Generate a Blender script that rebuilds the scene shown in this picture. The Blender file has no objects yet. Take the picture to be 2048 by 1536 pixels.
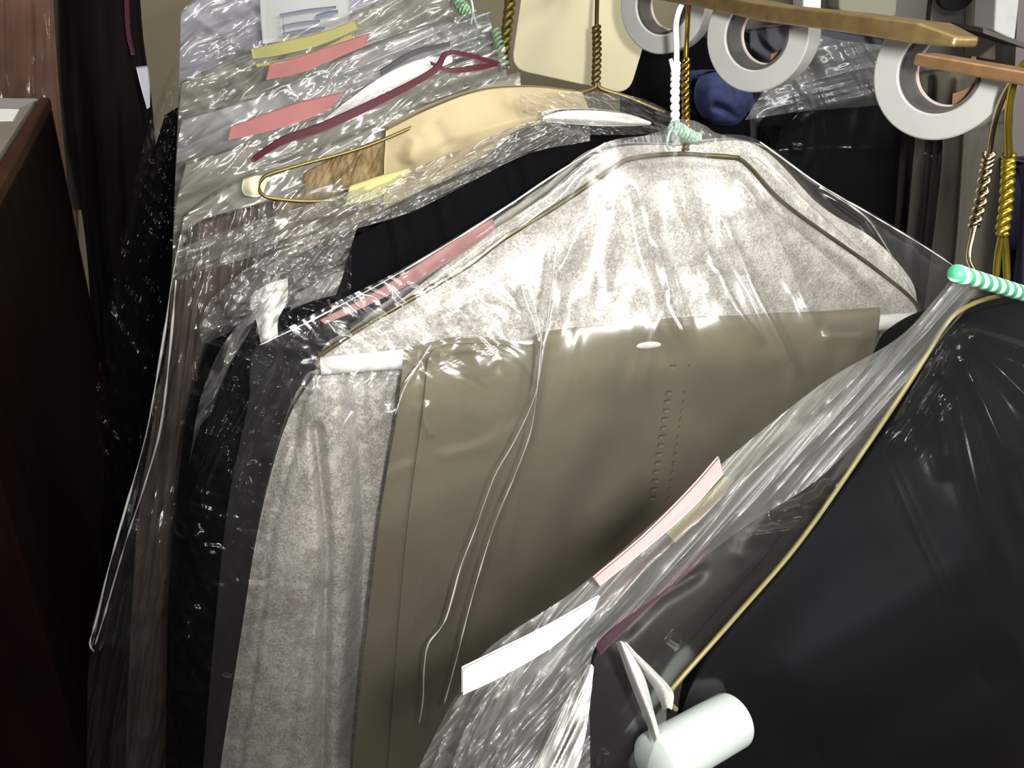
import bpy, math, random
import numpy as np
from mathutils import Vector

sc = bpy.context.scene
C = sc.collection
rad = math.radians

# ------------------------------------------------------------------ camera
W, H, F = 2048, 1536, 1700.0
CAM = np.array([0.0, 0.0, 1.60])
PITCH, ROLL = rad(28), rad(3)
_f = np.array([0, math.cos(PITCH), -math.sin(PITCH)])
_r0 = np.array([1.0, 0, 0])
_u0 = np.cross(_r0, _f)
_r = _r0 * math.cos(ROLL) + _u0 * math.sin(ROLL)
_u = -_r0 * math.sin(ROLL) + _u0 * math.cos(ROLL)
UP = np.array([0, 0, 1.0])

cd = bpy.data.cameras.new('camera')
cam = bpy.data.objects.new('camera', cd)
C.objects.link(cam)
cd.sensor_width = 36.0
cd.lens = 36.0 * F / W
cd.clip_start = 0.01
from mathutils import Matrix
m = Matrix(((_r[0], _u[0], -_f[0], CAM[0]), (_r[1], _u[1], -_f[1], CAM[1]), (_r[2], _u[2], -_f[2], CAM[2]), (0, 0, 0, 1)))
cam.matrix_world = m
sc.camera = cam


def ray(px, py):
    px = np.asarray(px, float); py = np.asarray(py, float)
    return _f + ((px - W / 2) / F)[..., None] * _r - ((py - H / 2) / F)[..., None] * _u


def at(px, py, z):
    """the world point seen at this place of the frame, z metres along the view"""
    return CAM + ray(px, py) * z


class Plane:
    """an upright plane in the room: through a point, turned psi degrees about the vertical"""
    def __init__(s, P, psi):
        s.P = np.array(P, float)
        a = rad(psi)
        s.h = np.array([math.cos(a), math.sin(a), 0])
        s.n = np.array([math.sin(a), -math.cos(a), 0])     # towards the customer side
        s.psi = psi

    def off(s, t):
        return Plane(s.P + s.n * t, s.psi)

    def hit(s, px, py, d=0.0):
        r = ray(px, py)
        k = (np.dot(s.P - CAM, s.n) + np.asarray(d, float)) / (r @ s.n)
        return CAM + r * k[..., None]


# ------------------------------------------------------------------ noise
def vnoise(x, y, seed):
    rng = np.random.RandomState(seed)
    T = rng.rand(64, 64)
    xi = np.floor(x).astype(int); yi = np.floor(y).astype(int)
    fx = x - xi; fy = y - yi
    fx = fx * fx * (3 - 2 * fx); fy = fy * fy * (3 - 2 * fy)
    a = T[yi % 64, xi % 64]; b = T[yi % 64, (xi + 1) % 64]
    c = T[(yi + 1) % 64, xi % 64]; e = T[(yi + 1) % 64, (xi + 1) % 64]
    return (a * (1 - fx) + b * fx) * (1 - fy) + (c * (1 - fx) + e * fx) * fy


def ridged(px, py, along, across, angle, seed, power=2.0, warp=0.35):
    """creases that run along a direction (degrees, y down)"""
    ca, sa = math.cos(rad(angle)), math.sin(rad(angle))
    x = (px * ca + py * sa) / along
    y = (-px * sa + py * ca) / across
    w = vnoise(x * 1.3 + 5, y * .6 + 9, seed + 7) - .5
    y = y + w * warp * 2
    n = vnoise(x + 17.3, y + 3.1, seed)
    n2 = vnoise(x * 2.1 + 1.7, y * 2.3 + 31.9, seed + 1)
    r1 = (1 - (2 * n - 1) ** 2) ** (power * 1.5)
    r2 = (1 - (2 * n2 - 1) ** 2) ** (power * 1.5)
    return r1 + .45 * r2


def crease(px, py, pts, w, h, taper=True):
    best = np.full(px.shape, 1e9); tt = np.zeros(px.shape)
    L = [0.0]
    for a, b in zip(pts[:-1], pts[1:]):
        L.append(L[-1] + math.hypot(b[0] - a[0], b[1] - a[1]))
    for k, (a, b) in enumerate(zip(pts[:-1], pts[1:])):
        dx, dy = b[0] - a[0], b[1] - a[1]
        q = max(dx * dx + dy * dy, 1e-6)
        u = np.clip(((px - a[0]) * dx + (py - a[1]) * dy) / q, 0, 1)
        d = np.hypot(px - a[0] - u * dx, py - a[1] - u * dy)
        s = d < best
        best = np.where(s, d, best)
        tt = np.where(s, (L[k] + u * (L[k + 1] - L[k])) / L[-1], tt)
    env = np.clip(np.minimum(tt, 1 - tt) * 6, 0, 1) if taper else 1.0
    return h * np.exp(-(best / w) ** 2) * env


def catmull(P, n):
    """resample a run of control points smoothly; P is (k, ...)"""
    P = np.asarray(P, float)
    k = len(P)
    if k == 1:
        return np.repeat(P, n, 0)
    t = np.linspace(0, k - 1, n)
    i = np.clip(np.floor(t).astype(int), 0, k - 2)
    f = (t - i).reshape((-1,) + (1,) * (P.ndim - 1))
    p1 = P[i]; p2 = P[i + 1]
    p0 = np.where((i > 0).reshape(f.shape), P[np.maximum(i - 1, 0)], 2 * p1 - p2)
    p3 = np.where((i < k - 2).reshape(f.shape), P[np.minimum(i + 2, k - 1)], 2 * p2 - p1)
    T = .5
    m1 = (p2 - p0) * T; m2 = (p3 - p1) * T
    f2 = f * f; f3 = f2 * f
    return (2 * f3 - 3 * f2 + 1) * p1 + (f3 - 2 * f2 + f) * m1 + (-2 * f3 + 3 * f2) * p2 + (f3 - f2) * m2


# ------------------------------------------------------------------ objects
def link_mesh(name, V, Fc, mat, parent=None, smooth=True, label=None):
    V = np.asarray(V, float)
    me = bpy.data.meshes.new(name)
    o = bpy.data.objects.new(name, me)
    C.objects.link(o)
    if parent is not None:
        org = np.array(parent['_w'])
        o.parent = parent
        o.location = (0, 0, 0)
        V = V - org
        o['_w'] = list(org)
    else:
        org = np.array([V[:, 0].mean(), V[:, 1].mean(), V[:, 2].min()])
        o.location = org
        V = V - org
        o['_w'] = list(org)
    me.from_pydata(V.tolist(), [], [list(map(int, f)) for f in Fc])
    me.polygons.foreach_set('use_smooth', [smooth] * len(me.polygons))
    me.update()
    if mat:
        me.materials.append(mat)
    if label:
        o['label'] = label
    return o


def grid_faces(nv, nu, base=0, flip=False):
    i = np.arange(nv - 1)[:, None] * nu + np.arange(nu - 1)[None, :] + base
    f = np.stack([i, i + nu, i + nu + 1, i + 1], -1).reshape(-1, 4)
    return f[:, ::-1] if flip else f


def tag(o, label, cat, group=None, kind=None):
    o['label'] = label
    o['category'] = cat
    if group: o['group'] = group
    if kind: o['kind'] = kind
    return o


def thing(name, P, label, cat, group=None):
    o = bpy.data.objects.new(name, None)
    C.objects.link(o)
    o.empty_display_size = .02
    o.location = [float(v) for v in P]
    o['_w'] = [float(v) for v in P]
    return tag(o, label, cat, group)


def struct(name, V, Fc, mat, label=None):
    o = link_mesh(name, V, Fc, mat, smooth=False)
    o['kind'] = 'structure'
    return o


def sheet(name, rows, plane, mat, parent=None, nu=160, nv=160, th=.004, creases=(), ridges=(), fold=None,
          closed='ltrb', edge=.10, smooth_rows=True, label=None, back=None):
    """A draped sheet or a flat filled bag. rows: runs of (px, py, d); d = metres in front of the plane.
    The back follows the front at the thickness th and meets it at the closed edges."""
    R = []
    for r in rows:
        r = [(p[0], p[1], p[2] if len(p) > 2 else 0.0) for p in r]
        R.append(catmull(r, nu))
    R = np.array(R)
    if smooth_rows:
        G = catmull(R, nv)
    else:
        G = np.array([[np.interp(np.linspace(0, len(R) - 1, nv), np.arange(len(R)), R[:, j, c]) for c in range(3)] for j in range(nu)]).transpose(2, 0, 1)
    px, py, d = G[..., 0], G[..., 1], G[..., 2].copy()
    for c in creases:
        d += crease(px, py, *c)
    for amp, along, across, ang, seed, *mk in ridges:
        q = ridged(px, py, along, across, ang, seed) * amp
        if mk and mk[0] is not None:
            x0, y0, x1, y1, s = mk[0]
            q *= 1 / (1 + np.exp(-np.clip((px - x0) / s, -40, 40))) / (1 + np.exp(-np.clip((x1 - px) / s, -40, 40)))
            q *= 1 / (1 + np.exp(-np.clip((py - y0) / s, -40, 40))) / (1 + np.exp(-np.clip((y1 - py) / s, -40, 40)))
        d += q
    if fold is not None:
        d += fold(px, py)
    P = plane.hit(px, py, d)
    if back is None: back = 'film' not in mat.name
    if not back:
        return link_mesh(name, P.reshape(-1, 3), grid_faces(nv, nu), mat, parent, True, label)
    u = np.linspace(0, 1, nu)[None, :]; v = np.linspace(0, 1, nv)[:, None]
    e = np.full((nv, nu), 1.0)
    if 'l' in closed: e = np.minimum(e, u / edge)
    if 'r' in closed: e = np.minimum(e, (1 - u) / edge)
    if 't' in closed: e = np.minimum(e, v / edge)
    if 'b' in closed: e = np.minimum(e, (1 - v) / edge)
    e = np.clip(e, 0, 1)
    prof = np.sqrt(np.clip(1 - (1 - e) ** 2, 0, 1))
    B = P - plane.n * (np.maximum(th * prof, .0006)[..., None])
    V = np.concatenate([P.reshape(-1, 3), B.reshape(-1, 3)])
    n = nu * nv
    Fs = [grid_faces(nv, nu), grid_faces(nv, nu, n, True)]
    def rim(a):
        a = np.asarray(a)
        return np.stack([a[:-1], a[1:], a[1:] + n, a[:-1] + n], -1)
    Fs += [rim(np.arange(nu)[::-1]), rim((nv - 1) * nu + np.arange(nu)), rim(np.arange(nv) * nu), rim(((np.arange(nv) + 1) * nu - 1)[::-1])]
    return link_mesh(name, V, np.concatenate(Fs), mat, parent, True, label)


def tube(pts, r, sides=8, smooth=True, n=None):
    """a bent round wire through 3-D points -> V, F"""
    pts = np.asarray(pts, float)
    if smooth and len(pts) > 2:
        pts = catmull(pts, n or max(24, len(pts) * 8))
    T = np.gradient(pts, axis=0)
    T /= np.linalg.norm(T, axis=1)[:, None] + 1e-12
    a = np.array([0.3, 0.9, 0.2]) if abs(T[0] @ np.array([0.3, 0.9, .2])) < .9 else np.array([1., 0, 0])
    N = np.cross(T[0], a); N /= np.linalg.norm(N)
    V = []
    rr = np.full(len(pts), r) if np.isscalar(r) else np.interp(np.linspace(0, 1, len(pts)), np.linspace(0, 1, len(r)), r)
    for k in range(len(pts)):
        N = N - T[k] * (N @ T[k]); N /= np.linalg.norm(N) + 1e-12
        Bn = np.cross(T[k], N)
        for s in range(sides):
            q = 2 * math.pi * s / sides
            V.append(pts[k] + rr[k] * (N * math.cos(q) + Bn * math.sin(q)))
    Fs = []
    for k in range(len(pts) - 1):
        for s in range(sides):
            s2 = (s + 1) % sides
            Fs.append((k * sides + s, k * sides + s2, (k + 1) * sides + s2, (k + 1) * sides + s))
    Fs.append(tuple(range(sides))[::-1]); Fs.append(tuple((len(pts) - 1) * sides + s for s in range(sides)))
    return V, Fs


def join(*vf):
    V = []; Fs = []
    for v, f in vf:
        b = len(V)
        V += list(v)
        Fs += [tuple(i + b for i in g) for g in f]
    return V, Fs


def wire(name, pts, r, mat, parent=None, **k):
    V, Fs = tube(pts, r, **k)
    return link_mesh(name, V, Fs, mat, parent)


def helix_pair(pts, R, r, turns, strands=2, phase=0.0):
    pts = catmull(np.asarray(pts, float), 100)
    T = np.gradient(pts, axis=0); T /= np.linalg.norm(T, axis=1)[:, None]
    N = np.cross(T, np.array([.2, 1.0, .1])); N /= np.linalg.norm(N, axis=1)[:, None]
    B = np.cross(T, N)
    out = []
    for s in range(strands):
        q = np.linspace(0, 2 * math.pi * turns, 100) + phase + 2 * math.pi * s / strands
        out.append(tube(pts + R * (N * np.cos(q)[:, None] + B * np.sin(q)[:, None]), r, smooth=False))
    return join(*out)


def twist(name, pts, R, r, turns, mat, parent=None):
    V, Fs = helix_pair(pts, R, r, turns)
    return link_mesh(name, V, Fs, mat, parent)


def prism(poly, nrm, th):
    """flat polygon (3-D points) given a thickness along -nrm -> V, F"""
    poly = np.asarray(poly, float); n = len(poly)
    V = np.concatenate([poly, poly - np.asarray(nrm) * th])
    Fs = [tuple(range(n))[::-1], tuple(range(n, 2 * n))] + [(i, (i + 1) % n, (i + 1) % n + n, i + n) for i in range(n)]
    return V, Fs


def box(c, ax, ay, az):
    """box from its centre and three half axes"""
    c, ax, ay, az = map(np.asarray, (c, ax, ay, az))
    V = [c + i * ax + j * ay + k * az for k in (-1, 1) for j in (-1, 1) for i in (-1, 1)]
    Fs = [(0, 2, 3, 1), (4, 5, 7, 6), (0, 1, 5, 4), (2, 6, 7, 3), (0, 4, 6, 2), (1, 3, 7, 5)]
    return V, Fs


def bevel(o, w, seg=2):
    b = o.modifiers.new('bevel', 'BEVEL'); b.width = w; b.segments = seg; b.limit_method = 'ANGLE'
    return o


def rounded(poly, r, seg=6):
    """round the corners of a 2-D polygon"""
    poly = [np.array(p, float) for p in poly]; out = []
    for i, p in enumerate(poly):
        a, b = poly[i - 1], poly[(i + 1) % len(poly)]
        da = (a - p) / np.linalg.norm(a - p); db = (b - p) / np.linalg.norm(b - p)
        rr = min(r, .45 * np.linalg.norm(a - p), .45 * np.linalg.norm(b - p))
        for k in range(seg + 1):
            t = k / seg
            out.append((1 - t) ** 2 * (p + da * rr) + 2 * t * (1 - t) * p + t * t * (p + db * rr))
    return out


# ------------------------------------------------------------------ materials
def nodes(name):
    mt = bpy.data.materials.new(name); mt.use_nodes = True
    nt = mt.node_tree; nt.nodes.clear()
    out = nt.nodes.new('ShaderNodeOutputMaterial')
    return mt, nt, out


def lin(c):
    return tuple((x / 12.92 if x <= .04045 else ((x + .055) / 1.055) ** 2.4) for x in [v / 255 for v in c])


def plain(name, rgb, rough=.6, metal=0.0, spec=.4, bump=0.0, bscale=400, var=0.0, vscale=60, sheen=0.0, stretch=(1, 1, 1), rgb2=None, sub=0.0):
    """paint, paper, cloth or metal with a little procedural variation; rgb is the thing's own colour, 0-255"""
    mt, nt, out = nodes(name)
    b = nt.nodes.new('ShaderNodeBsdfPrincipled')
    col = lin(rgb)
    b.inputs['Base Color'].default_value = (*col, 1)
    b.inputs['Roughness'].default_value = rough
    b.inputs['Metallic'].default_value = metal
    b.inputs['Specular IOR Level'].default_value = spec
    if sheen: b.inputs['Sheen Weight'].default_value = sheen
    tc = nt.nodes.new('ShaderNodeTexCoord')
    mp = nt.nodes.new('ShaderNodeMapping'); mp.inputs['Scale'].default_value = stretch
    nt.links.new(tc.outputs['Object'], mp.inputs['Vector'])
    if var or rgb2:
        n = nt.nodes.new('ShaderNodeTexNoise'); n.inputs['Scale'].default_value = vscale; n.inputs['Detail'].default_value = 5
        nt.links.new(mp.outputs[0], n.inputs['Vector'])
        r = nt.nodes.new('ShaderNodeValToRGB')
        r.color_ramp.elements[0].position = .35; r.color_ramp.elements[1].position = .65
        c2 = lin(rgb2) if rgb2 else tuple(min(1, x * (1 + var)) for x in col)
        c1 = col if rgb2 else tuple(x * (1 - var) for x in col)
        r.color_ramp.elements[0].color = (*c1, 1); r.color_ramp.elements[1].color = (*c2, 1)
        nt.links.new(n.outputs['Fac'], r.inputs['Fac'])
        nt.links.new(r.outputs['Color'], b.inputs['Base Color'])
    if bump:
        n = nt.nodes.new('ShaderNodeTexNoise'); n.inputs['Scale'].default_value = bscale; n.inputs['Detail'].default_value = 4
        nt.links.new(mp.outputs[0], n.inputs['Vector'])
        bp = nt.nodes.new('ShaderNodeBump'); bp.inputs['Strength'].default_value = bump; bp.inputs['Distance'].default_value = .001
        nt.links.new(n.outputs['Fac'], bp.inputs['Height']); nt.links.new(bp.outputs[0], b.inputs['Normal'])
    nt.links.new(b.outputs[0], out.inputs['Surface'])
    return mt


def film(name, rough=.12, haze=.06, through=.4, gloss=1.0, tint=(.99, .99, .99), bump=.25, bscale=90, stretch=(1, 1, 1), hazecol=(.8, .8, .82), cap=.3):
    """clear thin polythene: see-through, mirror-like by the angle, with a slight milky veil and fine crinkles"""
    mt, nt, out = nodes(name)
    tr = nt.nodes.new('ShaderNodeBsdfTransparent'); tr.inputs['Color'].default_value = (*tint, 1)
    gl = nt.nodes.new('ShaderNodeBsdfGlossy'); gl.inputs['Roughness'].default_value = rough
    df = nt.nodes.new('ShaderNodeBsdfDiffuse'); df.inputs['Color'].default_value = (*hazecol, 1)
    tl = nt.nodes.new('ShaderNodeBsdfTranslucent'); tl.inputs['Color'].default_value = (*hazecol, 1)
    veil = nt.nodes.new('ShaderNodeMixShader'); veil.inputs[0].default_value = through
    nt.links.new(df.outputs[0], veil.inputs[1]); nt.links.new(tl.outputs[0], veil.inputs[2])
    tc = nt.nodes.new('ShaderNodeTexCoord')
    mp = nt.nodes.new('ShaderNodeMapping'); mp.inputs['Scale'].default_value = stretch
    nt.links.new(tc.outputs['Object'], mp.inputs['Vector'])
    n = nt.nodes.new('ShaderNodeTexNoise'); n.inputs['Scale'].default_value = bscale; n.inputs['Detail'].default_value = 3
    n.inputs['Distortion'].default_value = .6
    nt.links.new(mp.outputs[0], n.inputs['Vector'])
    bp = nt.nodes.new('ShaderNodeBump'); bp.inputs['Strength'].default_value = bump; bp.inputs['Distance'].default_value = .004
    nt.links.new(n.outputs['Fac'], bp.inputs['Height'])
    nt.links.new(bp.outputs[0], gl.inputs['Normal'])
    fr = nt.nodes.new('ShaderNodeFresnel'); fr.inputs['IOR'].default_value = 1.5
    nt.links.new(bp.outputs[0], fr.inputs['Normal'])
    mu = nt.nodes.new('ShaderNodeMath'); mu.operation = 'MULTIPLY'; mu.inputs[1].default_value = gloss * 1.6
    nt.links.new(fr.outputs[0], mu.inputs[0])
    mn = nt.nodes.new('ShaderNodeMath'); mn.operation = 'MINIMUM'; mn.inputs[1].default_value = cap
    nt.links.new(mu.outputs[0], mn.inputs[0]); mu = mn
    m1 = nt.nodes.new('ShaderNodeMixShader'); m1.inputs[0].default_value = haze
    nt.links.new(tr.outputs[0], m1.inputs[1]); nt.links.new(veil.outputs[0], m1.inputs[2])
    m2 = nt.nodes.new('ShaderNodeMixShader')
    nt.links.new(mu.outputs[0], m2.inputs[0]); nt.links.new(m1.outputs[0], m2.inputs[1]); nt.links.new(gl.outputs[0], m2.inputs[2])
    nt.links.new(m2.outputs[0], out.inputs['Surface'])
    return mt


def mottled(name, a, b, scale, rough=.55, sheen=.2):
    """lace-like two-tone print"""
    mt, nt, out = nodes(name)
    p = nt.nodes.new('ShaderNodeBsdfPrincipled'); p.inputs['Roughness'].default_value = rough
    p.inputs['Specular IOR Level'].default_value = .7
    p.inputs['Sheen Weight'].default_value = sheen
    tc = nt.nodes.new('ShaderNodeTexCoord')
    n1 = nt.nodes.new('ShaderNodeTexNoise'); n1.inputs['Scale'].default_value = scale; n1.inputs['Detail'].default_value = 4; n1.inputs['Distortion'].default_value = 2.2
    n2 = nt.nodes.new('ShaderNodeTexNoise'); n2.inputs['Scale'].default_value = scale * .22; n2.inputs['Detail'].default_value = 2
    for n in (n1, n2): nt.links.new(tc.outputs['Object'], n.inputs['Vector'])
    ad = nt.nodes.new('ShaderNodeMath'); ad.operation = 'MULTIPLY_ADD'; ad.inputs[1].default_value = .45
    nt.links.new(n2.outputs['Fac'], ad.inputs[0]); nt.links.new(n1.outputs['Fac'], ad.inputs[2])
    r = nt.nodes.new('ShaderNodeValToRGB')
    r.color_ramp.elements[0].position = .62; r.color_ramp.elements[1].position = .84
    r.color_ramp.elements[0].color = (*lin(a), 1); r.color_ramp.elements[1].color = (*lin(b), 1)
    nt.links.new(ad.outputs[0], r.inputs['Fac']); nt.links.new(r.outputs['Color'], p.inputs['Base Color'])
    bp = nt.nodes.new('ShaderNodeBump'); bp.inputs['Strength'].default_value = .15; bp.inputs['Distance'].default_value = .001
    nt.links.new(n1.outputs['Fac'], bp.inputs['Height']); nt.links.new(bp.outputs[0], p.inputs['Normal'])
    nt.links.new(p.outputs[0], out.inputs['Surface'])
    return mt


def spiral(name, a, b, freq, axis):
    """diagonal stripes round a wrapped tie; axis = direction of the tie in the room"""
    mt, nt, out = nodes(name)
    p = nt.nodes.new('ShaderNodeBsdfPrincipled'); p.inputs['Roughness'].default_value = .45
    tc = nt.nodes.new('ShaderNodeTexCoord')
    dt = nt.nodes.new('ShaderNodeVectorMath'); dt.operation = 'DOT_PRODUCT'; dt.inputs[1].default_value = [v * freq for v in axis]
    nt.links.new(tc.outputs['Object'], dt.inputs[0])
    fr = nt.nodes.new('ShaderNodeMath'); fr.operation = 'FRACT'; nt.links.new(dt.outputs['Value'], fr.inputs[0])
    r = nt.nodes.new('ShaderNodeValToRGB'); r.color_ramp.interpolation = 'LINEAR'
    e = r.color_ramp.elements
    e[0].position = .40; e[0].color = (*lin(a), 1); e[1].position = .52; e[1].color = (*lin(b), 1)
    x = e.new(.9); x.color = (*lin(b), 1); y = e.new(1.0); y.color = (*lin(a), 1)
    nt.links.new(fr.outputs[0], r.inputs['Fac']); nt.links.new(r.outputs['Color'], p.inputs['Base Color'])
    nt.links.new(p.outputs[0], out.inputs['Surface'])
    return mt


M_film = film('clear_film', rough=.18, haze=.025, bump=.10)
M_film_soft = film('film_over_pale_clothes', rough=.27, haze=.025, bump=.03, gloss=2.6, cap=.42)
M_film_dark = film('film_over_dark_clothes', rough=.2, haze=.0025, bump=.05, bscale=60, gloss=.45)
M_film_crumple = film('crumpled_film', rough=.19, haze=.12, gloss=2.2, bump=.04, bscale=80, hazecol=(.78, .77, .72), cap=.42)
M_film_band = film('doubled_film', rough=.26, haze=.15, gloss=1.3, bump=.05, bscale=80, hazecol=(.76, .77, .74))
M_film_highlight = film('folded_film_layers', rough=.2, haze=.85, through=.12, gloss=1.6, bump=.2, bscale=160, hazecol=(.92, .92, .86), cap=.5)  # milky white film colour, painted highlights on folds and edges
M_mott = mottled('mottled_cloth', (172, 164, 155), (228, 223, 215), 330, rough=.42)
M_tan = plain('tan_twill', (122, 114, 94), .8, spec=.2, bump=.12, bscale=1500, var=.06, vscale=25, sheen=.15)
M_tan_thread = plain('tan_thread', (128, 120, 100), .8)
M_navy = plain('navy_wool', (5, 6, 9), .85, spec=.15, bump=.15, bscale=900, var=.12, vscale=20)
M_black = plain('black_cloth', (5, 5, 7), .9, spec=.08, bump=.1, bscale=700)
M_blue = plain('indigo_cloth', (48, 55, 88), .85, spec=.2, bump=.3, bscale=500, var=.2, vscale=120)
M_taupe = plain('taupe_cloth', (70, 57, 50), .8, spec=.25, bump=.2, bscale=500, var=.12, vscale=30)
M_brownbag = plain('brown_cloth', (140, 106, 86), .75, spec=.3, bump=.2, bscale=300, var=.12, vscale=25)
M_greycloth = plain('grey_cloth', (118, 115, 104), .75, spec=.3, bump=.2, bscale=400, var=.08, vscale=40)
M_lilac = plain('lilac_grey_cloth', (148, 146, 158), .75, spec=.3, bump=.2, bscale=400, var=.06, vscale=40)
M_silver = plain('silver_grey_cloth', (126, 126, 126), .6, spec=.4, bump=.2, bscale=500, var=.08, vscale=40)
M_lining = plain('charcoal_lining', (36, 33, 31), .6, spec=.3, bump=.1, bscale=500, var=.08, vscale=25)
M_cream = plain('cream_cloth', (166, 152, 118), .7, spec=.3, bump=.15, bscale=300, var=.06, vscale=30)
M_creamplastic = plain('cream_plastic', (176, 170, 140), .45, spec=.4, var=.02, vscale=15)
M_maroon = plain('maroon_ribbon', (70, 18, 30), .5, spec=.4, bump=.1)
M_pink = plain('pink_paper', (152, 100, 98), .8, spec=.2, var=.03)
M_palepink = plain('pale_pink_paper', (172, 124, 122), .8, spec=.2, var=.03)
M_yellow = plain('yellow_paper', (146, 142, 90), .8, spec=.2, var=.03)
M_white = plain('white_card', (238, 236, 230), .7, spec=.25, var=.02)
M_ring = plain('white_ring_plastic', (150, 150, 146), .4, spec=.45, var=.03, vscale=60)
M_ringcore = plain('grey_ring_lining', (64, 62, 60), .5, spec=.4)
M_ringbore = plain('brown_cardboard', (116, 88, 62), .8, spec=.2, var=.1, vscale=80)
M_brass = plain('brass_wire', (168, 140, 62), .28, metal=1.0, bump=.05)
M_brassdark = plain('dull_brass_wire', (112, 98, 58), .4, metal=.8, bump=.05)
M_goldwire = plain('gold_wire', (150, 132, 44), .28, metal=.85)
M_palewire = plain('pale_brass_wire', (190, 176, 140), .25, metal=1.0)
M_whitewire = plain('white_wire', (235, 236, 236), .35, spec=.5)
M_rail = plain('brass_rail', (122, 102, 66), .42, metal=.6, bump=.15, bscale=300, var=.18, vscale=120)
M_wood = plain('dark_red_wood', (20, 8, 4), .65, spec=.06, var=.25, vscale=6, stretch=(6, 6, .6))
M_woodedge = plain('orange_wood_edge', (54, 28, 13), .45, spec=.3, var=.15, vscale=20)
M_counter = plain('grey_counter_top', (132, 124, 112), .5, spec=.4, var=.05)
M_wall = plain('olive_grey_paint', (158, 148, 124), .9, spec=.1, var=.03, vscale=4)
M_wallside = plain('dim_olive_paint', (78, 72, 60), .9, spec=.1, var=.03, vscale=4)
M_floor = plain('brown_floor', (44, 32, 26), .7, spec=.2, var=.2, vscale=5)
M_ceil = plain('grey_ceiling', (96, 94, 90), .9, spec=.1)
M_greypanel = plain('grey_panel', (98, 95, 90), .6, spec=.3, var=.05, vscale=10)
M_greytrouser = plain('grey_trouser_cloth', (78, 74, 66), .85, spec=.2, bump=.2, bscale=600, var=.08, vscale=30, stretch=(6, 6, .5))
M_palecase = plain('pale_grey_plastic', (140, 138, 122), .45, spec=.4)
M_blackplastic = plain('black_plastic', (22, 22, 22), .4)
M_shawl = plain('brown_shawl', (96, 78, 50), .9, spec=.1, rgb2=(138, 120, 90), vscale=260, stretch=(1, 1, .25), bump=.4, bscale=300)
M_ink = plain('blue_ink', (104, 108, 130), .8)
M_knit = plain('white_knit_band', (206, 206, 202), .8, spec=.3, bump=.5, bscale=260, var=.08, vscale=200)

random.seed(4)
# ------------------------------------------------------------------ the planes of the rack
PM = Plane(at(1370, 310, .50), 20)            # the tan trousers' hanger
PF = Plane(at(2010, 590, .39), 38)            # the nearest hanger at the right
RAIL0 = at(1365, 8, .455)
RDIR = PM.n.copy()

exec_parts = []
# ================================================================== the room
def plane_struct(name, pts, mat):
    V, Fs = [np.array(p, float) for p in pts], [(0, 1, 2, 3)]
    return struct(name, V, Fs, mat)
plane_struct('floor', [(-3, -1.5, 0), (3, -1.5, 0), (3, 3, 0), (-3, 3, 0)], M_floor)
plane_struct('wall_back', [(-3, 2.2, 0), (3, 2.2, 0), (3, 2.2, 2.9), (-3, 2.2, 2.9)], M_wall)
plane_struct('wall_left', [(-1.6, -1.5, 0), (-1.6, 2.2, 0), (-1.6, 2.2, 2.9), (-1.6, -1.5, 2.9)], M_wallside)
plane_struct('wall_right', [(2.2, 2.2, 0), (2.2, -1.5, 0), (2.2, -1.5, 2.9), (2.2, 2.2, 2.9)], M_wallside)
plane_struct('ceiling', [(-3, 3, 2.9), (3, 3, 2.9), (3, -1.5, 2.9), (-3, -1.5, 2.9)], M_ceil)

# ------------------------------------------------------------------ wooden counter at the left
P1 = at(100, 196, 1.02)
rr = ray(2, 368); P2 = CAM + rr * ((P1[2] - CAM[2]) / rr[2])
ed = (P2 - P1); ed /= np.linalg.norm(ed)
lf = np.array([ed[1], -ed[0], 0]); lf = lf if lf[0] < 0 else -lf
P3 = P1 + ed * .62
cz = P1[2]
ctr = thing('counter', ((P1 + P3) / 2 + lf * .3) * np.array([1, 1, 0]), 'dark red wooden counter with grey top at the left edge', 'counter')
mid = (P1 + P3) / 2; half = .31
o = link_mesh('side_panel', *box(mid + lf * .3 - UP * (cz / 2), ed * half, lf * .3, UP * (cz / 2 - .012)), M_wood, ctr, False); bevel(o, .003)
o = link_mesh('counter_top', *box(mid + lf * .31 - UP * .006, ed * half, lf * .295, UP * .006), M_counter, ctr, False, 'grey counter top')
o = link_mesh('edge_trim', *box(mid + lf * .006 - UP * .007, ed * (half + .003), lf * .006, UP * .0075), M_woodedge, ctr, False, 'orange brown wooden edge strip'); bevel(o, .003)
def hz(px, py, z):
    r = ray(px, py); return CAM + r * ((z - CAM[2]) / r[2])
o = link_mesh('paper_sheet', *prism([hz(x, y, cz + .0014) for x, y in ((-60, 194), (76, 198), (40, 214), (-60, 212))], UP, .0012), plain('grey_paper', (150, 146, 146), .8), None, False)
tag(o, 'grey paper sheet lying at the back of the wooden counter', 'paper')
o = link_mesh('paper_sheet', *prism([hz(x, y, cz + .0016) for x, y in ((-60, 216), (38, 218), (26, 240), (-60, 243))], UP, .0012), M_white, None, False)
tag(o, 'white paper lying nearest on the wooden counter top', 'paper')

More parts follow.
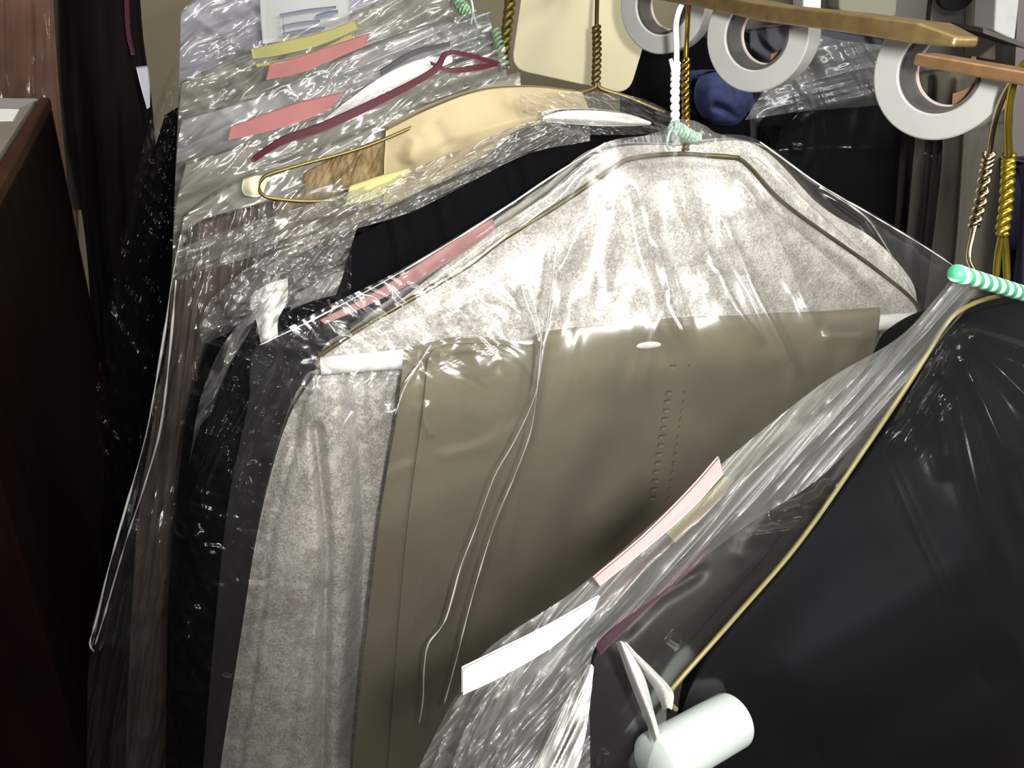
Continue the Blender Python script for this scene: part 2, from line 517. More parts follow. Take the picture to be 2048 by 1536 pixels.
# ------------------------------------------------------------------ bagged clothes far left
PL = Plane(at(60, 100, 1.30), 12)
o = sheet('hanging_coat', [[(-160, -120), (-20, -130, .02), (120, -120)], [(-160, 40), (-20, 40, .03), (128, 40)], [(-160, 330), (-20, 330, .02), (150, 330)], [(-160, 700), (0, 700, .02), (160, 700)]],
          PL, M_brownbag, None, 60, 80, .05, ridges=[(.012, 500, 40, 88, 3)])
tag(o, 'brown coat in clear plastic hanging behind the wooden counter', 'coat')
o = sheet('garment_bag', [[(-170, -140), (-20, -150, .03), (132, -140)], [(-170, 40), (-20, 40, .04), (142, 40)], [(-170, 330), (-20, 330, .03), (160, 330)], [(-170, 720), (0, 720, .03), (170, 720)]],
          PL.off(.03), M_film, None, 120, 120, .09, ridges=[(.010, 160, 22, 84, 13)])
tag(o, 'clear bag over the brown coat behind the counter', 'garment bag')
PL2 = Plane(at(200, 200, 1.10), 10)
dk = thing('hanging_jacket', PL2.hit(np.array(200.), np.array(900.)), 'black jacket with a maroon edge hanging beside the pale wall strip', 'jacket')
sheet('body', [[(118, -160), (190, -180, .02), (262, -160)], [(118, 60), (200, 60, .03), (276, 60)], [(130, 250), (220, 250, .03), (300, 250)], [(180, 600), (250, 600, .02), (320, 600)], [(190, 1500), (260, 1500, .02), (330, 1500)]],
      PL2, plain('black_brown_cloth', (18, 13, 15), .9, spec=.1), dk, 70, 110, .05, ridges=[(.008, 600, 30, 86, 5)])
sheet('edge_piping', [[(246, -160), (256, -160)], [(250, 40), (260, 40)], [(262, 110), (270, 110)]], PL2.off(.026), plain('maroon_piping', (72, 20, 44), .6), dk, 6, 20, .003, label='maroon piping along the front edge')
o = sheet('dress', [[(100, -150), (130, -150, .01), (160, -150)], [(110, 60), (135, 60, .01), (165, 60)], [(120, 200), (145, 200, .01), (180, 200)], [(140, 420), (165, 420, .01), (200, 420)]], PL2.off(-.06),
          plain('grey_green_cloth', (78, 74, 62), .8), None, 40, 60, .03, ridges=[(.006, 500, 20, 86, 9)])
tag(o, 'grey green dress between the brown coat and the black jacket', 'dress')
o = sheet('paper_tag', [[(272, 134), (296, 131)], [(282, 175), (300, 170)], [(294, 218), (300, 214)]], PL2.off(.028), plain('bluish_white_paper', (196, 194, 206), .8), None, 8, 16, .001)
tag(o, 'small bluish white tag on the black jacket by the wall', 'tag')

# ------------------------------------------------------------------ clothes farther along the rack, left of centre
def bagged(tp, name, label, cat, mat, t, top, left, film_mat, seed, th=.03, ang=-22, bag_label=None, amp=.011, cr=(), along=260, across=38, bag=True, right=None, gn=(90, 130), bn=(230, 230)):
    """a garment on the rack and the clear bag over it; top = shoulder line from the neck to the shoulder end, left = side line down"""
    pl = PM.off(t)
    n = 7
    L = catmull(np.array(top + left[0:], float), 60)
    tp_ = catmull(np.array(top, float), n)
    lf_ = np.array(left, float)
    rows = []
    rx = right if right is not None else [(tp_[0][0], tp_[0][1])]
    # top row runs along the shoulder from its end to the neck, lower rows hang from it
    rows.append([(p[0], p[1], 0) for p in tp_[::-1]])
    for k, q in enumerate(left):
        f = (k + 1) / len(left)
        row = []
        for j in range(n):
            s = j / (n - 1)
            x = q[0] + (tp_[0][0] - q[0] + 40 * f) * s
            y = q[1] + (tp_[0][1] + (q[1] - tp_[-1][1]) * .8 - q[1]) * s * (1 - f) ** .5 if k == 0 else q[1]
            y = q[1] + (tp_[0][1] - tp_[-1][1]) * s * max(0, 1 - f * 1.2)
            row.append((x, y, .012 * math.sin(math.pi * s)))
        rows.append(row)
    g = sheet(name, rows, pl, mat, None, gn[0], gn[1], th, ridges=[(.004, 300, 60, ang + 60, seed + 3)])
    tag(g, label, cat)
    if bag:
        b = sheet('garment_bag', [[(p[0], p[1] - (6 if i == 0 else 0), p[2] + .004) for p in r] for i, r in enumerate(rows)], pl.off(.014), film_mat, None, bn[0], bn[1], th + .012,
                  ridges=[(amp, along, across, ang, seed), (amp * .4, along * .5, across * .8, ang - 22, seed + 11)], creases=cr)
        tag(b, bag_label, 'garment bag')
    return g

bagged(0, 'hanging_shirt', 'lilac grey shirt at the top of the far stack beside the wall strip', 'shirt', M_lilac, -.33,
       [(860, -120), (620, -60), (430, -20), (362, 30)], [(358, 160), (345, 500), (330, 900)], M_film_crumple, 21, bag_label='crumpled bag over the lilac grey shirt at the top left of the stack')
bagged(0, 'hanging_blouse', 'grey blouse under the white paper label in the stack', 'blouse', M_greycloth, -.28,
       [(900, -40), (700, 30), (500, 105), (364, 165)], [(356, 260), (345, 560), (330, 900)], M_film_crumple, 37, bag_label='crumpled bag right under the white paper label')
bagged(0, 'hanging_camisole', 'silver grey camisole between the two pink slips in the stack', 'camisole', M_silver, -.225,
       [(980, 20), (760, 90), (560, 180), (364, 240)], [(352, 330), (342, 600), (330, 900)], M_film_crumple, 51, bag_label='crumpled bag between the two pink slips')
bagged(0, 'hanging_skirt', 'pale grey skirt behind the maroon ribbon in the stack', 'skirt', M_greycloth, -.17,
       [(1010, 100), (800, 170), (580, 260), (372, 330)], [(350, 430), (340, 640), (325, 900)], M_film_crumple, 63, bag_label='crumpled bag just behind the maroon ribbon')
bagged(0, 'hanging_cardigan', 'beige grey cardigan in front of the maroon ribbon and under the wire loop', 'cardigan', M_greycloth, -.125,
       [(1040, 150), (900, 190), (640, 300), (480, 360), (368, 440)], [(345, 560), (330, 800), (310, 1100)], M_film_crumple, 77, bag_label='crumpled bag around the wire loop and the brown shawl', amp=.007)

# slips, ribbons and labels among the stack
def slip(name, rows, t, mat, label, cat='paper slip', th=.0008, group=None, nu=30, nv=12, **k):
    o = sheet(name, rows, PM.off(t), mat, None, nu, nv, th, edge=.02, **k)
    return tag(o, label, cat, group)
lb = thing('paper_label', PM.off(-.255).hit(np.array(610.), np.array(85.)), 'white paper label with blue handwriting at the top of the stack', 'label')
sheet('label_card', [[(520, -8), (610, -14, .002), (702, -22)], [(522, 40), (612, 34, .004), (700, 24)], [(526, 88), (616, 74, .002), (698, 50)]], PM.off(-.255), plain('label_paper', (158, 160, 158), .8), lb, 20, 12, .0008, edge=.02)
for k, (x0, y0, x1, y1, w) in enumerate([(560, 28, 672, 12, 5), (566, 50, 640, 40, 4), (632, 30, 676, 20, 8), (566, 66, 650, 54, 5), (566, 24, 567, 62, 3)]):
    sheet('ink_line', [[(x0, y0), ((x0 + x1) / 2, (y0 + y1) / 2 - 2, .001), (x1, y1)], [(x0, y0 + w), ((x0 + x1) / 2, (y0 + y1) / 2 + w - 1, .001), (x1 + (3 if x1 - x0 < 5 else 0), y1 + w)]], PM.off(-.249), M_ink, lb, 12, 3, .0003, label='blue ink marks')
slip('paper_strip', [[(502, 98), (560, 84, .003), (640, 66, .004), (712, 40)], [(506, 118), (570, 108, .004), (640, 90, .004), (720, 56)]], -.207, M_yellow, 'yellow paper strip above the upper pink slip', 'paper strip')
slip('paper_strip', [[(512, 128), (570, 118, .003), (640, 98, .004), (706, 66)], [(514, 134), (574, 124, .004), (640, 108, .004), (706, 78)]], -.205, M_yellow, 'thin yellow strip squeezed between the yellow strip and upper pink slip', 'paper strip')
slip('paper_slip', [[(540, 126), (600, 112, .003), (660, 92, .004), (740, 66)], [(532, 160), (600, 146, .004), (650, 126, .004), (730, 92)]], -.203, M_pink, 'upper pink slip just below the yellow strip')
slip('paper_slip', [[(462, 254), (540, 224, .003), (600, 204, .004), (690, 184)], [(456, 280), (540, 262, .004), (620, 236, .004), (660, 216)]], -.150, M_pink, 'lower pink slip above the maroon ribbon')
slip('knit_band', [[(690, 205), (760, 156, .006), (830, 122, .006), (905, 108)], [(640, 246), (720, 214, .008), (830, 158, .006), (905, 124)]], -.146, M_knit, 'white knitted band lying along the maroon ribbon', 'band', th=.004)
rb = slip('ribbon', [[(500, 318, 0), (560, 276, .004), (640, 246, .006), (760, 192, .006), (860, 140, .004), (890, 104, .006), (930, 104, .004), (1000, 124)],
                     [(506, 326, 0), (566, 290, .004), (650, 262, .006), (760, 210, .006), (868, 150, .004), (896, 112, .006), (930, 114, .004), (998, 132)]], -.106, M_maroon, 'maroon ribbon running across the stack to the hanger hooks', 'ribbon', th=.003, nu=90)
slip('ribbon', [[(860, 122, .0), (900, 136, .003), (950, 130, .003), (1000, 124)], [(862, 130, 0), (900, 146, .003), (950, 142, .003), (1000, 132)]], -.105, M_maroon, 'short maroon loop end beside the hanger hooks', 'ribbon', th=.002)
slip('ribbon', [[(760, 140, 0), (830, 100, .003), (900, 84)], [(762, 152, 0), (830, 112, .003), (900, 92)]], -.152, plain('charcoal_ribbon', (62, 62, 62), .6), 'charcoal ribbon above the white knitted band', 'ribbon', th=.003)

# cream garment, brown shawl, wire loop
o = sheet('cream_blouse', [[(772, 262, 0), (860, 218, .010), (960, 182, .014), (1060, 174, .016), (1165, 184, .010)], [(770, 300, .004), (860, 272, .016), (960, 250, .02), (1060, 230, .02), (1180, 225, .012)], [(768, 350, .004), (860, 340, .016), (960, 300, .02), (1060, 270, .02), (1190, 270, .012)], [(768, 560, .0), (900, 560, .01), (1000, 540, .01), (1200, 500, 0)]],
          PM.off(-.088), M_cream, None, 90, 80, .022, creases=[([(800, 330), (880, 280), (960, 255)], 26, .003), ([(860, 240), (900, 300)], 18, -.002), ([(1000, 200), (1090, 215)], 16, .002), ([(830, 270), (815, 330)], 14, .002)])
tag(o, 'cream blouse shoulder showing between the crumpled bags and the black suit', 'blouse')
o = sheet('fringed_shawl', [[(600, 352, 0), (680, 310, .006), (774, 272, .004)], [(610, 372, .003), (690, 350, .008), (772, 322, .006)], [(560, 424, 0), (680, 394, .006), (772, 372, .004)], [(540, 520, 0), (680, 500, 0), (772, 480, 0)]],
          PM.off(-.100), M_shawl, None, 80, 60, .006, ridges=[(.004, 90, 12, 115, 5)])
tag(o, 'brown fringed shawl left of the cream blouse', 'shawl')
pl = PM.off(-.080)
def pts(pl, L, d=0.0):
    L = np.array(L, float); dd = L[:, 2] if L.shape[1] > 2 else d
    return pl.hit(L[:, 0], L[:, 1], dd)
hl = thing('wire_hanger', pl.hit(np.array(700.), np.array(398.)), 'olive wire hanger with its end loop over the brown shawl', 'hanger')
wire('shoulder_wire', pts(pl, [(1010, 190), (900, 222), (740, 290), (600, 330), (546, 346), (526, 356), (517, 372), (524, 388), (548, 397), (640, 402), (760, 380)]), .0011, M_brassdark, hl)
slip('foam_cover', [[(486, 360, 0), (510, 352, .004), (540, 352)], [(484, 378, 0), (505, 376, .006), (530, 374)], [(490, 390, 0), (508, 394, .004), (526, 392)]], -.083, plain('cream_foam', (206, 202, 168), .9), 'cream foam bit at the end of the wire loop', 'foam cover', th=.006)
slip('paper_slip', [[(700, 372, 0), (760, 352, .003), (820, 336)], [(690, 410, 0), (750, 396, .003), (816, 356)]], -.036, plain('pale_yellow_paper', (166, 162, 106), .8), 'pale yellow slip at the lower corner of the cream blouse')

# crumpled film running along the black suit's shoulder
pl = PM.off(-.045)
o = sheet('garment_bag', [[(350, 500, 0), (450, 462, .0), (600, 415, .004), (760, 362, .004), (900, 308, .002), (1060, 244, 0), (1180, 240, 0)],
                          [(352, 520, 0), (470, 486, .01), (620, 440, .014), (770, 400, .014), (900, 340, .012), (1050, 285, .008), (1180, 262, 0)],
                          [(354, 560, 0), (480, 520, .01), (640, 476, .014), (800, 432, .014), (900, 386, .012), (1050, 310, .008), (1180, 282, 0)]],
          pl, M_film_crumple, None, 300, 110, .02, ridges=[(.006, 150, 14, -24, 91), (.003, 60, 10, -40, 95)],
          creases=[([(560, 450), (800, 400), (1040, 300)], 8, .006), ([(520, 470), (760, 400), (1050, 262)], 7, .004)])
tag(o, 'crumpled film roll lying along the black suit shoulder', 'garment bag')

# black suit in its bag
PN = PM.off(-.055)
suit = thing('suit_jacket', PN.hit(np.array(700.), np.array(1500.)), 'black suit jacket in plastic hanging behind the mottled blouse', 'jacket')
sheet('body', [[(560, 560, 0), (720, 470, .0), (860, 395, .002), (1000, 310, .002), (1080, 255, 0), (1290, 250, 0)],
               [(500, 640, .0), (690, 560, .012), (860, 480, .014), (1000, 430, .014), (1120, 400, .014), (1320, 380, .006)],
               [(470, 760, 0), (680, 700, .014), (860, 700, .014), (1000, 700, .014), (1120, 700, .014), (1340, 700, .004)],
               [(440, 1100, 0), (680, 1100, .010), (860, 1100, .014), (1000, 1100, .014), (1120, 1100, .014), (1340, 1100, 0)],
               [(420, 1900, 0), (680, 1900, .010), (860, 1900, .014), (1000, 1900, .014), (1120, 1900, .014), (1340, 1900, 0)]],
      PN, M_black, suit, 90, 120, .035, ridges=[(.004, 400, 60, 75, 8)])
sheet('sleeve', [[(420, 690, 0), (470, 630, .006), (560, 570, .004), (640, 560, 0)], [(372, 850, 0), (430, 830, .014), (500, 820, .014), (570, 820, 0)], [(346, 1080, 0), (410, 1080, .016), (470, 1080, .016), (540, 1080, 0)],
                 [(334, 1300, 0), (400, 1300, .016), (470, 1300, .016), (540, 1300, 0)], [(328, 1900, 0), (400, 1900, .016), (470, 1900, .016), (540, 1900, 0)]],
      PN.off(.014), M_black, suit, 60, 120, .03, ridges=[(.004, 200, 50, 70, 12)])
o = sheet('garment_bag', [[(404, 690, 0), (440, 650, .004), (500, 600, .004), (560, 560, .002), (640, 520, 0), (704, 486, 0)], [(372, 780, 0), (420, 760, .02), (480, 740, .022), (540, 720, .02), (620, 700, .016), (700, 690, 0)],
                          [(350, 960, 0), (400, 960, .02), (470, 950, .022), (520, 940, .02), (600, 930, .016), (700, 930, 0)],
                          [(338, 1300, 0), (400, 1300, .02), (460, 1300, .022), (520, 1300, .02), (600, 1300, .016), (700, 1300, 0)], [(330, 1900, 0), (400, 1900, .02), (460, 1900, .022), (520, 1900, .02), (600, 1900, .016), (700, 1900, 0)]],
          PN.off(.018), M_film_dark, None, 180, 320, .06, ridges=[(.007, 110, 26, -62, 101, (330, 520, 620, 980, 40)), (.003, 160, 40, 70, 105), (.003, 60, 24, 15, 107)],
          creases=[([(600, 540), (520, 640), (470, 720), (420, 830), (380, 940)], 9, .006), ([(480, 740), (440, 850), (400, 950)], 8, .005), ([(345, 1060), (400, 1075)], 6, .004), ([(360, 1240), (380, 1252)], 5, .004), ([(355, 1270), (382, 1276)], 5, .004), ([(372, 1348), (388, 1350)], 4, .004)])
tag(o, 'clear crinkled bag over the black suit sleeve', 'garment bag')
o = sheet('garment_bag', [[(420, 600, 0), (490, 540, .006), (560, 500, .006), (640, 470, .004), (720, 440, 0)], [(400, 650, 0), (480, 610, .014), (560, 570, .016), (640, 540, .014), (700, 500, 0)], [(404, 690, 0), (490, 650, .01), (560, 620, .01), (630, 600, .008), (680, 570, 0)]],
          PN.off(.020), M_film_crumple, None, 200, 120, .02, ridges=[(.007, 90, 18, -50, 111), (.004, 50, 14, -20, 113)])
tag(o, 'bunched film at the black suit shoulder end', 'garment bag')
sheet('film_pleat_highlight', [[(506, 586, .004), (540, 566, .010), (576, 556, .004)], [(500, 610, .004), (536, 606, .012), (574, 600, .004)], [(512, 640, .004), (536, 640, .010), (556, 640, .004)], [(522, 690, .004), (538, 684, .010), (556, 672, .004)]], PN.off(.030), M_film_highlight, o, 40, 50, ridges=[(.005, 60, 16, -50, 301)])  # pleat whose white colour is a painted highlight
sheet('film_pleat_highlight', [[(590, 590, .004), (640, 560, .010), (690, 540, .004)], [(580, 620, .004), (630, 600, .012), (672, 590, .004)]], PN.off(.030), M_film_band, o, 40, 30, ridges=[(.006, 60, 16, -50, 303)])
sheet('film_pleat_highlight', [[(484, 640, .004), (510, 620, .010), (530, 600, .004)], [(440, 700, .004), (470, 690, .012), (500, 660, .004)], [(400, 800, .004), (430, 790, .012), (456, 740, .004)], [(378, 930, .004), (396, 860, .012), (420, 830, .004)]], PN.off(.034), M_film_crumple, o, 60, 120, ridges=[(.007, 70, 16, -55, 305)])
# white paper shoulder cape and the film crown behind the neck
o = sheet('paper_cape', [[(1090, 232, 0), (1130, 222, .006), (1200, 222, .01), (1260, 230, .006), (1302, 244, 0)], [(1086, 238, 0), (1130, 236, .012), (1200, 238, .018), (1260, 244, .012), (1302, 247, 0)], [(1096, 244, 0), (1140, 248, .006), (1200, 252, .01), (1260, 252, .006), (1298, 250, 0)]],
          PM.off(-.036), M_white, None, 60, 20, .012)
tag(o, 'white paper hanger cape over the black suit neck', 'hanger cape')
o = sheet('garment_bag', [[(1040, 190, 0), (1120, 184, .004), (1200, 184, .008), (1280, 196, .008), (1345, 226, 0)], [(1040, 210, 0), (1120, 205, .012), (1210, 205, .016), (1290, 220, .014), (1350, 240, 0)], [(1060, 260, 0), (1140, 268, .01), (1220, 270, .014), (1290, 268, .01), (1352, 262, 0)]],
          PM.off(-.030), M_film, None, 200, 90, .02, ridges=[(.005, 120, 14, 14, 121), (.003, 60, 9, 30, 123)])
tag(o, 'gathered film beside the green tie behind the white hook', 'garment bag')

# taupe garment in the outermost bag at the left
PT = PM.off(-.10)
o = sheet('hanging_coat', [[(376, 470, 0), (420, 440, .004), (560, 400, 0)], [(356, 560, 0), (430, 560, .012), (560, 560, 0)], [(322, 760, 0), (400, 760, .016), (560, 760, 0)], [(280, 1000, 0), (380, 1000, .016), (560, 1000, 0)],
                           [(262, 1250, 0), (380, 1250, .016), (560, 1250, 0)], [(250, 1560, 0), (380, 1560, .016), (560, 1560, 0)], [(240, 1900, 0), (380, 1900, .016), (560, 1900, 0)]],
          PT, M_taupe, None, 60, 160, .03, ridges=[(.010, 500, 36, 96, 31)])
tag(o, 'taupe coat in a long bag left of the black suit', 'coat')
o = sheet('garment_bag', [[(362, 470, 0), (400, 440, .004), (560, 400, 0)], [(342, 560, .0), (380, 560, .02), (560, 560, .02)], [(312, 760, 0), (360, 760, .024), (560, 760, .02)], [(262, 980, 0), (330, 980, .024), (560, 980, .02)],
                          [(214, 1150, 0), (300, 1150, .03), (560, 1150, .02)], [(180, 1285, 0), (290, 1285, .03), (560, 1285, .02)], [(172, 1560, 0), (290, 1560, .03), (560, 1560, .02)], [(165, 1900, 0), (290, 1900, .03), (560, 1900, .02)]],
          PT.off(.008), M_film, None, 150, 330, .06, ridges=[(.008, 240, 22, 100, 131), (.003, 80, 16, 110, 137)],
          creases=[([(350, 540), (330, 700), (315, 900), (250, 1080), (205, 1220), (188, 1300)], 8, .007), ([(312, 720), (300, 900), (265, 1030), (228, 1160), (196, 1280)], 6, .006), ([(318, 1080), (328, 1200)], 6, .004)])
tag(o, 'long clear bag flaring out at the lower left over the taupe coat', 'garment bag')
for L in ([(362, 470), (344, 560), (330, 660), (313, 760), (292, 870), (262, 980), (236, 1070), (214, 1150), (194, 1235), (180, 1285), (188, 1304)], [(352, 560), (338, 720), (320, 860), (286, 980), (256, 1070), (232, 1150), (206, 1240), (190, 1290)]):
    wire('edge_highlight', pts(PT.off(.012), [(x, y, .004) for x, y in L]), [random.uniform(.0002, .0011) for _ in range(30)], M_film_highlight, o, sides=5)  # pale strands painting the bright highlight lines along the bag edge
# bag with a black garment behind it, left of the stack
PB = PM.off(-.36)
o = sheet('hanging_dress', [[(330, 230, 0), (370, 210, .004), (460, 200, 0)], [(280, 400, 0), (350, 400, .012), (460, 400, 0)], [(240, 620, 0), (350, 620, .012), (460, 620, 0)], [(210, 900, 0), (330, 900, .012), (460, 900, 0)], [(200, 1700, 0), (330, 1700, .012), (460, 1700, 0)]],
          PB, M_black, None, 50, 80, .03)
tag(o, 'black dress in a bag between the wall strip and the stack', 'dress')
o = sheet('garment_bag', [[(345, 130, 0), (366, 120, .004), (460, 100, 0)], [(304, 230, 0), (340, 220, .02), (460, 220, .02)], [(270, 360, 0), (330, 360, .024), (460, 360, .02)], [(225, 560, 0), (320, 560, .024), (460, 560, .02)], [(190, 800, 0), (300, 800, .024), (460, 800, .02)], [(200, 1000, 0), (300, 1000, .02), (460, 1000, .02)]],
          PB.off(.01), M_film_dark, None, 130, 220, .05, ridges=[(.007, 120, 26, 110, 141), (.004, 50, 18, 60, 143)])
tag(o, 'dim clear bag over the black dress left of the stack', 'garment bag')

# ================================================================== the mottled blouse, tan trousers and their bag
blo = thing('mottled_blouse', PM.off(-.03).hit(np.array(1200.), np.array(1500.)), 'pale grey mottled blouse behind the tan trousers in the middle bag', 'blouse')
sheet('body', [[(640, 716, 0), (760, 632, 0), (960, 480, 0), (1110, 380, 0), (1212, 300, 0), (1370, 290, .0), (1512, 290, 0), (1640, 410, 0), (1750, 480, 0), (1822, 560, 0), (1836, 620, 0)],
               [(632, 736, 0), (760, 656, .006), (960, 520, .010), (1110, 430, .014), (1226, 360, .016), (1370, 350, .016), (1506, 350, .014), (1640, 446, .010), (1746, 512, .006), (1812, 580, .003), (1834, 640, 0)],
               [(622, 756, 0), (760, 690, .012), (960, 590, .020), (1110, 530, .024), (1240, 490, .026), (1370, 480, .026), (1500, 490, .024), (1640, 530, .018), (1740, 570, .012), (1804, 620, .006), (1832, 670, 0)],
               [(590, 830, 0), (760, 780, .010), (960, 720, .016), (1110, 700, .018), (1240, 690, .018), (1370, 690, .018), (1500, 690, .018), (1640, 690, .014), (1740, 700, .01), (1800, 720, .006), (1826, 760, 0)],
                      [(700, 1100, 0), (780, 1100, .010), (960, 1100, .012), (1110, 1100, .012), (1240, 1100, .012), (1370, 1100, .012), (1500, 1100, .012), (1640, 1100, .012), (1700, 1100, .01), (1760, 1100, .006), (1790, 1100, 0)],
               [(690, 1900, 0), (780, 1900, .010), (960, 1900, .012), (1110, 1900, .012), (1240, 1900, .012), (1370, 1900, .012), (1500, 1900, .012), (1640, 1900, .012), (1700, 1900, .01), (1720, 1900, .006), (1740, 1900, 0)]],
      PM.off(-.026), M_mott, blo, 160, 170, .024, creases=[([(1230, 330), (1180, 480), (1120, 640)], 60, .003), ([(1420, 330), (1470, 500), (1540, 640)], 60, .003)])
sheet('sleeve', [[(628, 752, 0), (660, 742, .008), (720, 738, .008), (790, 740, 0)], [(572, 850, 0), (640, 850, .014), (710, 850, .012), (790, 850, 0)], [(520, 1040, 0), (610, 1040, .018), (690, 1040, .012), (790, 1040, 0)],
                 [(482, 1270, 0), (590, 1270, .018), (680, 1270, .012), (790, 1270, 0)], [(440, 1540, 0), (570, 1540, .018), (670, 1540, .012), (790, 1540, 0)], [(390, 1900, 0), (540, 1900, .018), (660, 1900, .012), (790, 1900, 0)]],
      PM.off(-.018), M_mott, blo, 110, 200, .02, creases=[([(632, 860), (642, 960), (654, 1100), (648, 1300), (642, 1600)], 11, -.012, False), ([(712, 740), (726, 960), (736, 1080), (706, 1500)], 20, -.013, False), ([(600, 800), (590, 900)], 14, -.004), ([(675, 800), (690, 1100), (670, 1600)], 24, .003, False), ([(640, 1180), (600, 1300), (560, 1600)], 16, -.006, False), ([(600, 860), (545, 1060), (515, 1300), (470, 1600)], 8, -.0016, False), ([(660, 800), (650, 1100), (560, 1600)], 40, .003, False)])

hb = thing('wire_hanger', PM.hit(np.array(1300.), np.array(690.)), 'brass wire hanger carrying the tan trousers in the middle', 'hanger')
wire('shoulder_wire', pts(PM, [(1478, 316), (1420, 312), (1372, 308), (1320, 310), (1262, 318), (1230, 334), (1120, 408), (1010, 476), (935, 532), (840, 588), (740, 645), (655, 700), (632, 722), (640, 734), (700, 730)]), .0015, M_brassdark, hb, n=150)
wire('shoulder_wire', pts(PM, [(1410, 310), (1470, 316), (1500, 336), (1560, 400), (1640, 460), (1740, 530), (1815, 590), (1838, 622), (1826, 638), (1780, 644)]), .0014, M_brassdark, hb, n=120)
ax = pts(PM, [(640, 731), (1832, 640)])
def bar(a, b, r, sides=28):
    return tube([a + (b - a) * k / 12 for k in range(13)], r, sides, False)
o = link_mesh('paper_tube', *bar(ax[0], ax[1], .0058), M_white, hb, True, 'white cardboard tube on the bottom bar')
twist('twisted_neck', pts(PM, [(1371, 300), (1372, 240), (1371, 180), (1372, 118)]), .0013, .0013, 7, M_brass, hb)
hook_top = RAIL0 + np.array([0, 0, .004])
wire('hook', np.concatenate([pts(PM, [(1372, 118), (1374, 70)]), [at(1377, 20, .455), at(1380, -14, .452), at(1376, -34, .46), at(1362, -30, .475)]]), .0013, M_brass, hb)
hw = thing('wire_hanger', PM.off(-.004).hit(np.array(1350.), np.array(290.)), 'white coated wire hanger hooked beside the brass one, carrying the mottled blouse', 'hanger')
twist('twisted_neck', pts(PM.off(.003), [(1352, 290), (1350, 230), (1350, 170), (1352, 126)]), .0013, .0015, 6, M_whitewire, hw)
wire('hook', np.concatenate([pts(PM.off(.003), [(1353, 132), (1353, 90), (1352, 50)]), [at(1358, 22, .452), at(1368, 0, .45), at(1380, -20, .45), at(1390, -30, .46)]]), .0016, M_whitewire, hw)
wire('wire_end', pts(PM.off(.004), [(1341, 118), (1346, 140), (1349, 160)]), .0011, M_whitewire, hw)
wire('shoulder_wire', pts(PM.off(-.038), [(1352, 296), (1260, 330), (1000, 500), (700, 690), (720, 720), (1780, 650), (1780, 600), (1500, 340), (1352, 296)]), .0012, M_whitewire, hw)

# green twist tie at the middle neck
tie = thing('twist_tie', PM.off(.008).hit(np.array(1370.), np.array(285.)), 'small green and white twist tie wound round the middle hooks', 'twist tie')
c0 = pts(PM.off(.007), [(1345, 250), (1365, 262), (1385, 274), (1398, 278)])
V, Fs = helix_pair(c0, .0026, .0010, 5, 2)
link_mesh('coil', V, Fs, plain('green_white_tie', (92, 176, 132), .5, rgb2=(210, 232, 218), vscale=500), tie)
wire('tail', pts(PM.off(.009), [(1346, 252), (1338, 268), (1334, 290), (1340, 300)]), .0008, plain('pale_green_tie', (190, 214, 200), .5), tie)

# tan trousers over the tube
tr = thing('trousers', PM.hit(np.array(1200.), np.array(1560.)), 'tan trousers folded over the white tube in the middle bag', 'trousers')
top = [(808, 702), (860, 688), (940, 676), (1060, 690), (1090, 668), (1300, 644), (1500, 634), (1640, 630), (1760, 622)]
def offr(row, dx, dy, d): return [(x + dx, y + dy, d) for x, y in row]
xsb = [(704, 1545), (770, 1545), (860, 1545), (1000, 1545), (1100, 1545), (1250, 1545), (1400, 1545), (1540, 1545), (1660, 1545)]
xsm = [(754, 1080), (812, 1080), (900, 1080), (1020, 1080), (1110, 1080), (1280, 1080), (1440, 1080), (1580, 1080), (1710, 1080)]
tanfold = [([(880, 720), (840, 1000), (800, 1500)], 10, .0014, False), ([(1300, 720), (1230, 860), (1130, 1100), (1080, 1400)], 60, -.006, False), ([(1360, 880), (1200, 1100), (1150, 1400)], 50, .005, False),
           ([(1500, 720), (1440, 1000), (1380, 1300)], 60, .004, False), ([(1010, 900), (980, 1300), (940, 1600)], 40, -.004, False), ([(1190, 850), (1060, 1150), (1000, 1500)], 40, .004, False), ([(1620, 760), (1560, 1000)], 50, -.003, False)]
sheet('folded_legs', [[(p[0] + 10, 1000, -.0085) for p in top], [(p[0], 800, -.0085) for p in top], offr(top, 0, 8, -.0078), offr(top, 0, 1, -.003), offr(top, 0, 0, .0035), offr(top, 0, 12, .0085), offr(top, -6, 60, .010), offr(top, -16, 140, .012),
                      [(p[0], p[1], .012) for p in xsm], [(p[0], p[1], .012) for p in xsb], [(p[0] - 30, 1900, .012) for p in xsb]],
      PM, M_tan, tr, 170, 260, .0012, creases=tanfold, edge=.01)
# the waistband flap with its rounded corner, lying on the front
sheet('pocket_flap', [[(852, 760), (858, 712), (884, 692), (950, 686), (1010, 690), (1052, 706), (1074, 736), (1078, 780)], [(846, 820), (852, 790), (890, 780), (950, 780), (1000, 780), (1040, 790), (1066, 800), (1068, 850)], [(810, 1100), (820, 1100), (860, 1100), (920, 1100), (970, 1100), (1000, 1100), (1010, 1100), (1020, 1100)], [(775, 1545), (790, 1545), (830, 1545), (880, 1545), (920, 1545), (950, 1545), (960, 1545), (970, 1545)]],
      PM.off(.0145), M_tan, tr, 90, 140, .0015, edge=.02, creases=[([(885, 705), (960, 698), (1040, 716), (1070, 760)], 7, .0008, False)])
# double row of stitches down the seam
for k in range(16):
    y = 730 + k * 17.5
    for s, dx in ((0, 0), (1, 36)):
        x = 1378 - (y - 720) * .155 - 36 + dx
        sheet('seam_stitch', [[(x, y), (x + (12 if s == 0 else 3), y - 1)], [(x - 1, y + 8), (x + (11 if s == 0 else 2), y + 7)]], PM.off(.0127 if y > 770 else .0115), M_tan_thread, tr, 3, 3, .0006, creases=tanfold)

